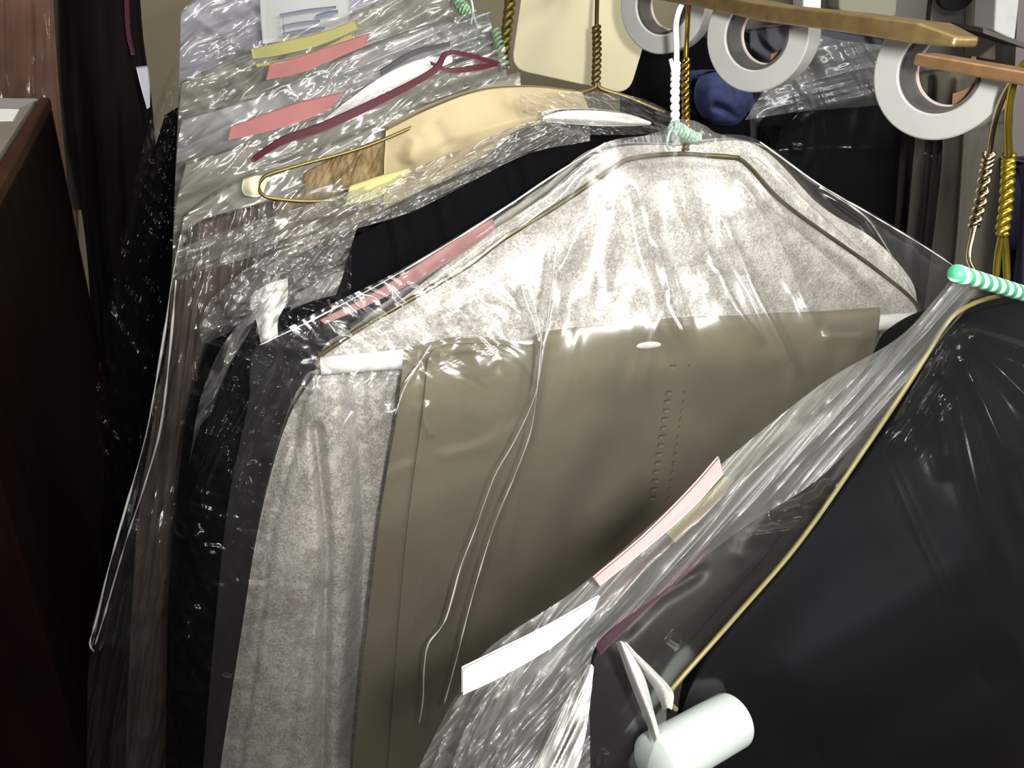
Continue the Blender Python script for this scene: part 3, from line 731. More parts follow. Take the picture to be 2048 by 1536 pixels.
# the middle bag
bagcr = [([(1112, 500), (1090, 680), (1072, 780), (990, 950), (925, 1130), (893, 1232), (852, 1292), (846, 1440)], 11, .004, False),
         ([(1092, 660), (1062, 860), (992, 1040), (932, 1230), (888, 1410)], 9, .004), ([(1200, 360), (1170, 440), (1125, 560), (1096, 700)], 18, .005), ([(1160, 440), (1110, 560)], 12, .004),
         ([(1270, 350), (1292, 440), (1316, 540), (1345, 620), (1392, 720)], 18, .006), ([(1310, 470), (1350, 600)], 9, .004), ([(1235, 380), (1210, 520), (1200, 620)], 20, .003),
         ([(1350, 340), (1400, 480), (1450, 590), (1525, 700)], 22, .006), ([(1430, 520), (1480, 620), (1530, 690)], 12, .004), ([(1440, 420), (1500, 560), (1560, 680), (1600, 760)], 12, .005), ([(1470, 340), (1545, 450), (1590, 560), (1640, 670)], 14, .006),
         ([(1500, 400), (1540, 480)], 10, .005), ([(1480, 310), (1600, 470), (1680, 540), (1755, 620)], 12, .006), ([(1510, 290), (1650, 440), (1740, 530), (1832, 624)], 12, .006), ([(1630, 370), (1730, 440), (1800, 540), (1850, 600)], 10, .006),
         ([(1200, 300), (1100, 380), (1000, 455)], 13, .006), ([(1160, 350), (960, 490), (800, 600)], 12, .004), ([(1640, 690), (1662, 672), (1720, 672), (1740, 690)], 18, .006), ([(850, 700), (806, 770), (770, 900)], 8, .004),
         ([(705, 820), (650, 900), (600, 980)], 8, .005), ([(790, 815), (740, 850), (716, 880)], 12, .006), ([(852, 800), (850, 840), (866, 880)], 7, .004), ([(820, 598), (870, 628), (900, 644)], 10, .006), ([(930, 610), (960, 640)], 9, .006),
         ([(700, 660), (760, 640)], 10, .006), ([(720, 630), (750, 650)], 8, .006), ([(1040, 570), (1068, 650), (1078, 700)], 8, .005), ([(800, 700), (790, 640), (830, 610)], 9, .004), ([(890, 640), (905, 680)], 8, .004), ([(640, 720), (628, 740), (622, 790)], 7, .005),
         ([(505, 700), (640, 690), (900, 640)], 14, .003), ([(860, 920), (980, 890), (1060, 840)], 14, .002), ([(720, 1000), (800, 940), (850, 920)], 12, .002)]
bagcr = [(c[0], c[1], c[2] * .9) + tuple(c[3:]) for c in bagcr]
mb = thing('garment_bag', PM.off(.02).hit(np.array(1150.), np.array(1560.)), 'clear bag over the tan trousers and mottled blouse in the middle', 'garment bag')
sheet('film', [[(512, 692, 0.004), (640, 620, 0.006), (800, 540, 0.006), (985, 428, 0.006), (1120, 340, 0.004), (1215, 284, 0.004), (1310, 270, 0.002), (1370, 268, 0.002), (1440, 268, 0.004), (1520, 282, 0.004), (1640, 368, 0.004), (1740, 424, 0.002), (1850, 490, 0.0), (1930, 545, 0)],
               [(502, 720, 0.0), (640, 690, 0.0128), (800, 640, 0.0208), (985, 540, 0.0288), (1120, 450, 0.0332), (1225, 390, 0.034), (1320, 380, 0.034), (1380, 380, 0.034), (1450, 380, 0.034), (1540, 400, 0.0332), (1660, 470, 0.0268), (1760, 530, 0.0196), (1860, 570, 0.008), (1930, 600, 0.0)],
               [(499, 760, 0.0), (640, 750, 0.0176), (790, 720, 0.0296), (985, 650, 0.0416), (1120, 590, 0.0484), (1218, 560, 0.05), (1315, 550, 0.05), (1376, 545, 0.05), (1450, 545, 0.05), (1540, 550, 0.0484), (1660, 585, 0.0396), (1762, 612, 0.0292), (1858, 630, 0.012), (1926, 645, 0.0)],
               [(496, 810, 0.0), (640, 800, 0.0239), (780, 790, 0.0411), (985, 750, 0.0584), (1120, 725, 0.0683), (1210, 712, 0.071), (1310, 707, 0.071), (1372, 704, 0.071), (1450, 702, 0.071), (1540, 700, 0.0683), (1660, 697, 0.0564), (1760, 692, 0.0418), (1850, 692, 0.0172), (1920, 692, 0.0)],
               [(456, 1010, 0.0), (600, 1010, 0.0206), (780, 1010, 0.0351), (960, 1010, 0.0496), (1100, 1010, 0.0579), (1210, 1010, 0.06), (1310, 1010, 0.06), (1370, 1010, 0.06), (1440, 1010, 0.06), (1530, 1010, 0.0579), (1640, 1010, 0.0476), (1740, 1010, 0.0352), (1830, 1010, 0.0145), (1890, 1010, 0.0)],
               [(430, 1250, 0.0), (580, 1250, 0.0122), (760, 1250, 0.0197), (950, 1250, 0.0272), (1090, 1250, 0.0313), (1200, 1250, 0.032), (1300, 1250, 0.032), (1360, 1250, 0.032), (1430, 1250, 0.032), (1520, 1250, 0.0313), (1620, 1250, 0.0252), (1710, 1250, 0.0184), (1790, 1250, 0.0075), (1850, 1250, 0.0)],
               [(404, 1560, 0.0), (560, 1560, 0.0122), (740, 1560, 0.0197), (930, 1560, 0.0272), (1070, 1560, 0.0313), (1180, 1560, 0.032), (1280, 1560, 0.032), (1340, 1560, 0.032), (1410, 1560, 0.032), (1500, 1560, 0.0313), (1590, 1560, 0.0252), (1670, 1560, 0.0184), (1740, 1560, 0.0075), (1790, 1560, 0.0)],
               [(394, 1700, 0.0), (550, 1700, 0.0122), (730, 1700, 0.0197), (920, 1700, 0.0272), (1060, 1700, 0.0313), (1170, 1700, 0.032), (1270, 1700, 0.032), (1330, 1700, 0.032), (1400, 1700, 0.032), (1490, 1700, 0.0313), (1575, 1700, 0.0252), (1650, 1700, 0.0184), (1715, 1700, 0.0075), (1760, 1700, 0.0)]],
      PM.off(.002), M_film_soft, mb, 460, 460, .055, creases=bagcr, edge=.06,
      ridges=[(.004, 60, 20, 40, 151, (600, 560, 1010, 720, 25)), (.003, 110, 22, -60, 155, (500, 740, 800, 1000, 30)), (.0012, 300, 80, 100, 157)])
sheet('gathered_neck', [[(1338, 246, .004), (1360, 238, .008), (1390, 242, .008), (1412, 252, .004)], [(1322, 262, .004), (1355, 256, .012), (1398, 258, .012), (1440, 268, .004)], [(1210, 290, .004), (1320, 284, .012), (1420, 286, .012), (1530, 290, .004)]],
      PM.off(.004), M_film_band, mb, 120, 60, .03, ridges=[(.004, 60, 9, 80, 161)])
slip('paper_slip', [[(986, 438, 0), (940, 462, .002), (850, 520, .002), (740, 590, .0), (640, 640, 0)], [(992, 456, 0), (948, 492, .002), (862, 545, .002), (750, 604, 0), (650, 648, 0)]], -.006, M_palepink, 'pale pink slip along the left shoulder of the mottled blouse')

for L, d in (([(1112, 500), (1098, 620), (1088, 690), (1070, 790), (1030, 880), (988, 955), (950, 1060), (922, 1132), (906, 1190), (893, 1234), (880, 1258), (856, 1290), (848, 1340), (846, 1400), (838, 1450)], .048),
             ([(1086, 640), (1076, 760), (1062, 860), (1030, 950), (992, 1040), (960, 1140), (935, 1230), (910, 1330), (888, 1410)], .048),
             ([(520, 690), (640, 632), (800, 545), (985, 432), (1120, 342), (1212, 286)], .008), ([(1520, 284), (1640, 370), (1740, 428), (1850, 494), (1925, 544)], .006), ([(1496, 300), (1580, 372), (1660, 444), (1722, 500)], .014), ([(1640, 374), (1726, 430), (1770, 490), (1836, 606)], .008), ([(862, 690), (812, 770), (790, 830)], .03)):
    wire('edge_highlight', pts(PM.off(.003), [(x, y, d) for x, y in L]), [random.uniform(.00015, .00065) for _ in range(30)], M_film_highlight, mb, sides=5)  # highlight lines of the middle bag, painted as thin white strands
# ================================================================== right background
PR = Plane(at(1700, 330, .86), 20)
o = sheet('hanging_trousers', [[(1830, 150, 0), (1870, 140, .008), (1920, 140, .01), (2000, 140, 0)], [(1826, 330, 0), (1866, 330, .01), (1920, 330, .014), (2000, 330, 0)], [(1730, 1300, 0), (1780, 1300, .01), (1830, 1300, .014), (1900, 1300, 0)]],
          PR.off(.03), M_greytrouser, None, 70, 60, .03, creases=[([(1918, 160), (1900, 400), (1870, 700)], 12, .008, False), ([(1955, 160), (1950, 400), (1920, 700)], 14, -.006, False), ([(1862, 160), (1850, 400), (1820, 700)], 8, -.008, False)])
tag(o, 'grey trousers hanging behind the twisted brass necks', 'trousers')
o = sheet('hanging_trousers', [[(1880, 250, 0), (1920, 245, .008), (1960, 245, .01), (2010, 245, 0)], [(1876, 400, 0), (1920, 400, .012), (1960, 400, .012), (2010, 400, 0)], [(1760, 1300, 0), (1800, 1300, .012), (1850, 1300, .012), (1900, 1300, 0)]],
          PR.off(.07), M_greytrouser, None, 60, 60, .02, creases=[([(1930, 250), (1915, 480), (1890, 700)], 6, .006, False)])
tag(o, 'nearer grey trouser leg right behind the pale twisted neck', 'trousers')
o = sheet('hanging_jacket', [[(1560, 260, 0), (1640, 190, .01), (1720, 190, .014), (1850, 220, 0)], [(1540, 420, 0), (1640, 420, .014), (1740, 420, .016), (1850, 420, 0)], [(1500, 1300, 0), (1600, 1300, .014), (1700, 1300, .016), (1800, 1300, 0)]], PR, M_black, None, 70, 60, .05)
tag(o, 'black jacket hanging below the largest white ring', 'jacket')
o = sheet('garment_bag', [[(1500, 235, 0), (1580, 200, .012), (1680, 186, .016), (1860, 200, 0)], [(1540, 290, 0), (1640, 280, .02), (1740, 280, .02), (1864, 280, 0)], [(1530, 420, 0), (1640, 420, .022), (1740, 420, .022), (1864, 420, 0)], [(1500, 1300, 0), (1600, 1300, .022), (1700, 1300, .022), (1810, 1300, 0)]],
          PR.off(.02), M_film_dark, None, 150, 150, .05, ridges=[(.002, 160, 50, 100, 173)], creases=[([(1612, 212), (1590, 236), (1556, 268)], 10, .008), ([(1630, 220), (1600, 250)], 6, .006), ([(1580, 298), (1608, 300)], 7, .006)])
tag(o, 'clear bag over the black jacket below the largest white ring', 'garment bag')
o = sheet('garment_bag', [[(1610, 60, 0), (1680, 80, .01), (1760, 90, .01), (1800, 100, 0)], [(1580, 140, 0), (1660, 140, .014), (1740, 150, .014), (1790, 160, 0)], [(1530, 180, 0), (1620, 190, .014), (1700, 205, .014), (1780, 205, 0)], [(1490, 240, 0), (1540, 232, .006), (1580, 226, .004), (1600, 222, 0)]],
          PR.off(.05), M_film_band, None, 120, 110, .02, ridges=[(.007, 130, 36, 62, 177), (.005, 160, 30, -15, 179)])
tag(o, 'hazy grey film between the middle and largest white rings', 'garment bag')
o = sheet('garment_bag', [[(1846, 300, 0), (1868, 312, .006), (1885, 300, 0)], [(1836, 420, 0), (1856, 420, .01), (1874, 420, 0)], [(1810, 700, 0), (1836, 700, .01), (1860, 700, 0)]], PR.off(.09), M_film_dark, None, 40, 120, .02, ridges=[(.006, 120, 18, 100, 175)])
tag(o, 'narrow film edge between the black jacket and the grey trousers', 'garment bag')
o = sheet('hanging_jacket', [[(1500, 60, 0), (1600, 50, .01), (1720, 70, .01), (1850, 90, 0)], [(1500, 170, 0), (1600, 170, .014), (1720, 170, .014), (1850, 180, 0)], [(1500, 420, 0), (1600, 420, .014), (1720, 420, .014), (1850, 420, 0)]], PR.off(-.10), plain('slate_cloth', (58, 58, 66), .8, bump=.2), None, 60, 50, .04, ridges=[(.008, 120, 40, 60, 15)])
tag(o, 'slate grey jacket seen between the middle and largest white rings', 'jacket')
o = sheet('rolled_jeans', [[(1400, 152, 0), (1430, 144, .008), (1466, 146, .008), (1494, 158, 0)], [(1390, 176, .006), (1424, 172, .02), (1470, 172, .022), (1504, 182, .006)], [(1390, 206, .006), (1424, 206, .024), (1470, 208, .026), (1506, 206, .006)], [(1404, 232, .002), (1430, 238, .016), (1466, 238, .016), (1492, 230, .002)], [(1424, 246, 0), (1440, 250, .006), (1460, 250, .006), (1478, 246, 0)]], PR.off(.02), M_blue, None, 60, 60, .05, edge=.3, creases=[([(1420, 210), (1450, 220), (1480, 240)], 8, -.006), ([(1470, 160), (1476, 230)], 8, -.004)])
tag(o, 'rolled blue denim bundle behind the middle hooks', 'jeans')
o = sheet('hanging_coat', [[(1270, 90, 0), (1330, 60, .01), (1420, 80, .01), (1480, 120, 0)], [(1260, 240, 0), (1330, 240, .014), (1420, 240, .014), (1500, 240, 0)], [(1250, 600, 0), (1330, 600, .014), (1420, 600, .014), (1500, 600, 0)]], PR.off(-.04), M_black, None, 50, 50, .04)
tag(o, 'black coat behind the white hook and smallest white ring', 'coat')
o = sheet('hanging_jacket', [[(2040, 330, 0), (2070, 320, .01), (2160, 320, 0)], [(2040, 440, 0), (2060, 440, .014), (2160, 440, 0)], [(2000, 800, 0), (2060, 800, .014), (2160, 800, 0)]], PR.off(.10), plain('dusk_blue_cloth', (52, 52, 74), .8), None, 40, 50, .04)
tag(o, 'dusky blue jacket at the right edge behind the gold hook', 'jacket')
# machine and boxes above the rail
PX = Plane(at(1800, 40, 1.15), 4)
mach = thing('machine_cabinet', PX.hit(np.array(1760.), np.array(260.)) * np.array([1, 1, 0]), 'dark grey machine cabinet behind the brass rail', 'cabinet')
def facebox(name, poly, pl, d, th, mat, parent=None, r=0, label=None):
    poly = rounded(poly, r) if r else poly
    P = pts(pl, [(p[0], p[1], d) for p in poly])
    return link_mesh(name, *prism(P, pl.n, th), mat, parent, False, label)
pa, pb = pts(PX, [(1440, 20), (1964, 40)])
pt = pts(PX, [(1700, -150)])[0][2]
link_mesh('front_panel', *prism([(pa[0], pa[1], 0.0), (pb[0], pb[1], 0.0), (pb[0], pb[1], pt), (pa[0], pa[1], pt)], PX.n, .25), M_greypanel, mach, False)
facebox('shelf', [(1560, 16), (1830, 42), (1830, 52), (1560, 26)], PX, .07, .07, M_greypanel, mach)
facebox('shelf', [(1966, 56), (2062, 90), (2062, 100), (1966, 66)], PX, .085, .08, M_greypanel, mach)
facebox('panel_seam', [(1864, -60), (1872, -60), (1858, 60), (1852, 60)], PX, .003, .004, M_blackplastic, mach)
facebox('side_panel', [(1936, -100), (1998, -100), (1990, 120), (1930, 110)], PX, .006, .006, plain('grey_brown_panel', (112, 104, 92), .6), mach)
k_ = pts(PX, [(1908, -22, .004)])[0]
q = [k_ + .026 * (PX.h * math.cos(a) + UP * math.sin(a)) for a in np.linspace(0, 2 * math.pi, 28, endpoint=False)]
link_mesh('dial', *prism([p + PX.n * .012 for p in q], PX.n, .012), M_blackplastic, mach, False, 'round black dial')
o = facebox('plastic_case', [(1676, -80), (1802, -80), (1792, 38), (1678, 27)], PX, .05, .04, M_palecase, None, 14); bevel(o, .003)
tag(o, 'pale grey plastic case above the brass rail', 'case')
o = facebox('carton', [(1606, -60), (1646, -60), (1642, 23), (1606, 20)], PX, .05, .04, M_white, None, 0); bevel(o, .002)
tag(o, 'white carton just above the rail beside the pale case', 'carton')
o = facebox('carton', [(1996, -90), (2048, -90), (2030, 82), (1988, 62)], PX, .08, .05, plain('white_carton', (206, 206, 202), .7, var=.04), None, 0); bevel(o, .002)
tag(o, 'tall white carton above the right end of the rail', 'carton')
o = facebox('carton', [(2040, -90), (2200, -90), (2110, 1700), (1960, 1700)], PX, .03, .1, plain('mauve_grey_carton', (120, 112, 112), .7), None, 0)
tag(o, 'tall mauve grey carton at the right edge behind the white carton', 'carton')

# ================================================================== the rail, rings and divider
def railpt(t, up=0.0, side=0.0): return RAIL0 + RDIR * t + UP * up + PM.h * side
rail = thing('hanging_rail', railpt(.1, -.01), 'flat brass rail sloping across the top right', 'rail')
RW, RH = .009, .0034
S = [(-.45, .004), (-.1, .0042), (.03, .0044), (.09, .0032), (.14, .0046), (.182, .0050), (.198, .0040)]
V = []; Fs = []
for k, (t, dz) in enumerate(S):
    w = RW if k < len(S) - 2 else (RW * .9 if k < len(S) - 1 else RW * .6); hh = RH if k < len(S) - 1 else RH * .5
    for sx, sz in ((-1, -1), (1, -1), (1, 1), (-1, 1)):
        V.append(railpt(t, dz + sz * hh, sx * w))
for k in range(len(S) - 1):
    for j in range(4):
        Fs.append((k * 4 + j, k * 4 + (j + 1) % 4, k * 4 + 4 + (j + 1) % 4, k * 4 + 4 + j))
Fs += [(3, 2, 1, 0), tuple(4 * (len(S) - 1) + j for j in range(4))]
o = link_mesh('bar', V, Fs, M_rail, rail, False); bevel(o, .0012, 3)
# lower lap of the rail to the right
a_, b_ = at(1850, 118, .345), at(2120, 166, .30)
dd = (b_ - a_) / np.linalg.norm(b_ - a_)
o = link_mesh('lap_bar', *box((a_ + b_) / 2, dd * (np.linalg.norm(b_ - a_) / 2), PM.h * .006, UP * .0024), plain('copper_brass', (138, 106, 74), .4, metal=.6, var=.15, vscale=150), rail, False); bevel(o, .0012, 3)

def ring(cx, cy, z, rpx, label, psi, rin=.61, up_l=22, up_r=-6, depth=.016):
    c = at(cx, cy, z)
    R = rpx * z / F
    pl = Plane(c, psi)
    t = thing('ring_holder', c - UP * R, label, 'ring', 'white rings under the rail')
    def arc(prof, a0, a1, n=110):
        V = []; Fs = []
        for a in np.linspace(rad(a0), rad(a1), n):
            for r, y in prof:
                V.append(c + pl.h * (r * math.cos(a)) + UP * (r * math.sin(a)) + pl.n * y)
        m_ = len(prof)
        for k in range(n - 1):
            for j in range(m_):
                Fs.append((k * m_ + j, (k + 1) * m_ + j, (k + 1) * m_ + (j + 1) % m_, k * m_ + (j + 1) % m_))
        Fs += [tuple(range(m_)), tuple((n - 1) * m_ + j for j in range(m_))[::-1]]
        return V, Fs
    A0, A1 = -180 - up_l, up_r
    b = .0007
    ri = R * rin
    link_mesh('band', *arc([(ri, -depth), (R - b, -depth), (R, -depth + b), (R, -b), (R - b, 0), (ri + b, 0), (ri, -b)], A0, A1), M_ring, t, False)
    rl = ri - .0016
    link_mesh('lining', *arc([(rl, -depth - .001), (ri - .0001, -depth - .001), (ri - .0001, -.0015), (rl, -.0015)], A0, A1), M_ringcore, t, False, 'grey inner lining')
    link_mesh('rim_lip', *arc([(rl - .0008, -depth - .0015), (rl - .0001, -depth - .0015), (rl - .0001, -depth + .0005), (rl - .0008, -depth + .0005)], A0, A1), plain('pink_lip', (170, 156, 150), .5), t, False, 'pale lip at the far rim')
    link_mesh('cardboard_back', *arc([(R * .36, -depth - .004), (rl - .001, -depth - .004), (rl - .001, -depth - .002), (R * .36, -depth - .002)], -78, up_r), M_ringbore, t, False, 'brown cardboard behind the opening')
ring(1878, 143, .375, 133, 'largest white ring below the right end of the brass rail', -44, up_l=40, up_r=2)
ring(1512, 70, .445, 109, 'middle white ring below the brass rail', -38, up_l=34, up_r=14)
ring(1324, 8, .52, 94, 'smallest white ring behind the white hook', -34, up_l=30, up_r=12)

pd_ = Plane(at(1160, 90, .62), 14)
o = facebox('divider_tag', rounded([(1062, -140), (1022, 138), (1258, 190), (1294, 70), (1250, -140)], 34), pd_, 0, .003, M_creamplastic)
bevel(o, .0008)
tag(o, 'cream plastic divider tag with rounded corners hanging from the rail', 'divider')

def twisted_hanger(label, neck, hook, low, mat, R, r, turns, z, body=None):
    t = thing('wire_hanger', at(neck[0][0], neck[0][1], z), label, 'hanger')
    twist('twisted_neck', [at(x, y, z) for x, y in neck], R, r, turns, mat, t)
    wire('hook', [at(*p) if len(p) == 3 else at(p[0], p[1], z) for p in hook], r, mat, t)
    if low:
        for L in low:
            wire('shoulder_wire', [at(*p) if len(p) == 3 else at(p[0], p[1], z) for p in L], r, mat, t)
    return t
twisted_hanger('dull brass hanger neck twisted in front of the cream divider tag', [(1192, 168), (1194, 110), (1193, 54)], [(1193, 54), (1194, 10), (1196, -40)], [[(1192, 166), (1184, 178), (1130, 190), (1020, 196, .57), (930, 172, .58)], [(1194, 166), (1204, 178), (1260, 196), (1330, 226)]], plain('bronze_wire', (110, 96, 56), .4, metal=.8), .0018, .0015, 5, .56)
# dark hooks with green ties at the back of the stack
t = thing('wire_hanger', at(1010, 130, .60), 'dark olive hanger hooks bunched left of the cream divider tag', 'hanger')
twist('twisted_neck', [at(1008, 130, .6), at(1014, 60, .6), at(1022, -10, .6)], .0022, .0020, 4, plain('olive_wire', (92, 84, 34), .4, metal=.6), t)
wire('hook', [at(1022, -10, .6), at(1028, -60, .6), at(1030, -90, .61)], .002, M_brassdark, t)
tie = thing('twist_tie', at(1004, 120, .595), 'dull green twist tie at the foot of the dark olive hooks', 'twist tie')
V, Fs = helix_pair([at(990, 60, .595), at(1000, 95, .595), at(1010, 138, .595)], .0026, .0011, 4)
link_mesh('coil', V, Fs, plain('dull_green_tie', (104, 128, 104), .6), tie)
tie = thing('twist_tie', at(930, 20, .64), 'green twist tie with pale tails at the top of the stack', 'twist tie')
V, Fs = helix_pair([at(912, -12, .63), at(924, 14, .63), at(944, 32, .63)], .004, .0012, 4)
link_mesh('coil', V, Fs, plain('leaf_green_tie', (70, 110, 74), .6, rgb2=(150, 180, 150), vscale=400), tie)
wire('tail', [at(940, -10, .625), at(946, 20, .625), at(942, 50, .625)], .0009, plain('pale_tail', (176, 188, 186), .5), tie)
wire('tail', [at(946, 22, .625), at(950, 40, .625), at(956, 56, .625)], .0009, plain('pale_tail_b', (176, 188, 186), .5), tie)

# ================================================================== the nearest hanger at the right
gold = twisted_hanger('gold wire hanger neck nearest the right edge', [(2004, 470), (2012, 410), (2016, 350), (2018, 310)], [(2018, 312, .36), (2016, 240, .345), (2024, 180, .335), (2040, 140, .325), (2056, 124, .32), (2075, 140, .315)], [[(2004, 468, .372), (1996, 510, .38), (1992, 552, .385)], [(2008, 468, .372), (2012, 510, .38), (2014, 560, .385)]], M_goldwire, .0015, .0015, 5, .366)
hf = thing('wire_hanger', PF.hit(np.array(1340.), np.array(1390.)), 'brass hanger with pale twisted neck carrying the navy jacket in front', 'hanger')
twist('twisted_neck', [at(1948, 452, .40), at(1962, 400, .395), at(1972, 340, .39), at(1978, 308, .385)], .0016, .0014, 4.5, M_palewire, hf)
wire('hook', [at(1978, 310, .385), at(1988, 250, .365), at(2008, 190, .345), at(2034, 148, .33), at(2060, 120, .325)], .0013, M_palewire, hf)
wire('neck_leg', [at(1950, 450, .40), at(1944, 476, .40), at(1938, 520, .40), at(1960, 560, .395)], .0012, M_palewire, hf)
PFw = PF.off(.004)
arm = [(2060, 582), (2010, 590), (1960, 602), (1915, 625), (1885, 658), (1842, 728), (1740, 882), (1600, 1082), (1470, 1234), (1362, 1356), (1340, 1384), (1338, 1404), (1352, 1418)]
wire('shoulder_wire', pts(PFw, arm), .00105, plain('olive_brass_wire', (116, 106, 66), .5, metal=.2), hf, n=160)
# little film tags clinging to the arm
t0, t1 = pts(PFw.off(.004), [(1308, 1528), (1464, 1440)])
ax_ = (t1 - t0) / np.linalg.norm(t1 - t0)
o = link_mesh('paper_tube', *tube([t0, t0 + ax_ * .0008, t0 + ax_ * .002, (t0 + t1) / 2, t1 - ax_ * .0012, t1 - ax_ * .0004, t1], [.0112, .0120, .0123, .0123, .0123, .0121, .0117], 48, False), plain('white_paper_tube', (166, 175, 169), .6, spec=.3, var=.02), hf, True, 'thick white cardboard tube end')
# the navy jacket
nj = thing('suit_jacket', PF.hit(np.array(1800.), np.array(1560.)), 'black navy jacket in plastic filling the lower right', 'jacket')
sheet('body', [[(1890, 668, -.004), (1930, 630, -.004), (2010, 606, -.004), (2060, 600, -.002), (2110, 620, .004)],
               [(1780, 850, -.002), (1860, 830, .004), (1950, 810, .012), (2040, 800, .022), (2110, 800, .030)],
               [(1590, 1110, -.002), (1710, 1090, .010), (1840, 1070, .024), (1980, 1060, .040), (2110, 1060, .052)],
               [(1380, 1380, -.002), (1540, 1380, .012), (1720, 1380, .035), (1920, 1380, .059), (2110, 1380, .080)],
               [(1360, 1640, -.004), (1540, 1640, .020), (1720, 1640, .045), (1920, 1640, .072), (2110, 1640, .096)]],
      PF.off(-.012), M_navy, nj, 120, 140, .03, creases=[([(2000, 1080), (1700, 1260), (1500, 1400)], 60, .004), ([(2040, 1300), (1800, 1420), (1560, 1560)], 70, -.004)])
# charcoal lining fabric between the arm and the film
o = sheet('lining_cloth', [[(1690, 880, 0), (1740, 860, .002), (1800, 800, 0)], [(1500, 1010, 0), (1590, 1010, .004), (1690, 960, 0)], [(1380, 1120, 0), (1480, 1140, .006), (1600, 1080, 0)], [(1220, 1260, 0), (1350, 1280, .006), (1480, 1220, 0)], [(1180, 1370, 0), (1280, 1400, .006), (1370, 1350, 0)], [(1170, 1560, 0), (1260, 1560, .004), (1350, 1560, 0)], [(1160, 1700, 0), (1250, 1700, .004), (1340, 1700, 0)]],
          PF.off(-.010), M_lining, None, 70, 140, .012, creases=[([(1560, 1000), (1500, 1080), (1480, 1140)], 26, .003), ([(1420, 1130), (1320, 1190), (1220, 1290)], 16, -.004)])
tag(o, 'charcoal lining of the front garment left of the brass arm', 'cloth')
o = sheet('magenta_ribbon', [[(1420, 1088, 0), (1360, 1130, .002), (1280, 1200, .002), (1190, 1290, 0)], [(1424, 1108, 0), (1370, 1152, .002), (1292, 1222, .002), (1200, 1310, 0)]], PF.off(-.001), plain('plum_ribbon', (52, 29, 36), .7), None, 40, 8, .0015)
tag(o, 'dull plum ribbon beneath the pink slip of the front bag', 'ribbon')
# film of the front bag, left of the arm
fcr = [([(1830, 640), (1700, 760), (1560, 900), (1440, 1010), (1300, 1120), (1180, 1240)], 12, .005), ([(1880, 690), (1780, 800), (1640, 960), (1500, 1080)], 10, .004), ([(1600, 850), (1480, 960), (1340, 1090)], 9, .005), ([(1760, 700), (1680, 780), (1590, 850)], 14, .006),
       ([(1210, 1130), (1080, 1220), (930, 1320)], 9, .004), ([(1180, 1250), (1040, 1420), (950, 1540)], 9, .005), ([(1175, 1330), (1130, 1430), (1080, 1540)], 12, .007), ([(1190, 1300), (1160, 1450), (1120, 1540)], 10, .006),
       ([(1236, 1290), (1270, 1380), (1310, 1480)], 10, .008), ([(1250, 1290), (1310, 1370), (1345, 1410)], 9, .008), ([(1690, 1000), (1600, 1000), (1540, 1030)], 9, .005), ([(1660, 1040), (1560, 1060), (1470, 1070)], 10, .004), ([(1340, 1276), (1360, 1290)], 7, .004)]
fb = thing('garment_bag', PF.off(.01).hit(np.array(1500.), np.array(1560.)), 'clear bag of the nearest garment folded over the brass arm at the right', 'garment bag')
sheet('shoulder_film', [[(1925, 528, 0), (1945, 560, .006), (1958, 584, .004)], [(1862, 608, 0), (1888, 622, .010), (1912, 630, .006)], [(1790, 680, 0), (1830, 690, .012), (1868, 690, .006)],
                        [(1640, 770, 0), (1700, 810, .014), (1770, 820, .006)], [(1440, 930, 0), (1530, 970, .014), (1640, 955, .006)], [(1300, 1050, 0), (1390, 1085, .014), (1480, 1060, .006)],
                        [(1150, 1180, 0), (1240, 1200, .014), (1330, 1180, .006)], [(985, 1290, 0), (1090, 1300, .014), (1200, 1280, .006)], [(930, 1360, 0), (1060, 1380, .016), (1180, 1370, .006)],
                        [(870, 1470, 0), (1020, 1490, .016), (1180, 1480, .006)], [(830, 1560, 0), (1000, 1570, .016), (1180, 1570, .006)], [(810, 1680, 0), (990, 1690, .016), (1170, 1700, .004)]],
      PF.off(-.002), M_film_band, fb, 150, 420, .02, creases=fcr, edge=.06, ridges=[(.004, 900, 30, -48, 181), (.0015, 300, 14, -50, 183), (.006, 260, 30, -62, 187, (830, 1240, 1200, 1700, 40))])
sheet('inner_film', [[(1958, 584, .002), (1955, 594, .004), (1945, 606, .006)], [(1868, 690, .002), (1874, 690, .006), (1884, 664, .006)], [(1770, 820, .002), (1790, 816, .008), (1806, 790, .006)],
                     [(1640, 955, .002), (1670, 980, .010), (1690, 960, .006)], [(1480, 1060, .002), (1550, 1100, .010), (1600, 1086, .006)], [(1330, 1180, .002), (1410, 1220, .010), (1470, 1238, .006)],
                     [(1200, 1280, .002), (1290, 1330, .010), (1350, 1372, .006)], [(1180, 1370, .002), (1260, 1420, .010), (1330, 1450, .006)], [(1180, 1480, .002), (1250, 1500, .010), (1310, 1510, .006)], [(1170, 1640, .002), (1230, 1640, .010), (1290, 1640, .004)]],
      PF.off(-.002), M_film_dark, fb, 150, 420, .02, creases=[([(1690, 1000), (1620, 1006), (1540, 1030)], 12, .006), ([(1650, 1050), (1560, 1062), (1470, 1074)], 14, .005), ([(1335, 1272), (1362, 1290)], 9, .004), ([(1210, 1500), (1200, 1536)], 9, .004), ([(1660, 960), (1640, 990), (1600, 1010)], 9, .005)], ridges=[(.0015, 300, 80, -46, 281)])
sheet('film_pleat_highlight', [[(1232, 1284, .008), (1242, 1282, .012), (1252, 1288, .010)], [(1262, 1370, .008), (1274, 1360, .013), (1288, 1352, .010)], [(1290, 1440, .008), (1300, 1430, .013), (1308, 1424, .010)], [(1308, 1486, .008), (1314, 1478, .012), (1320, 1470, .010)]], PF, M_film_highlight, fb, 20, 60)  # left band of a V-shaped highlight, painted in white film
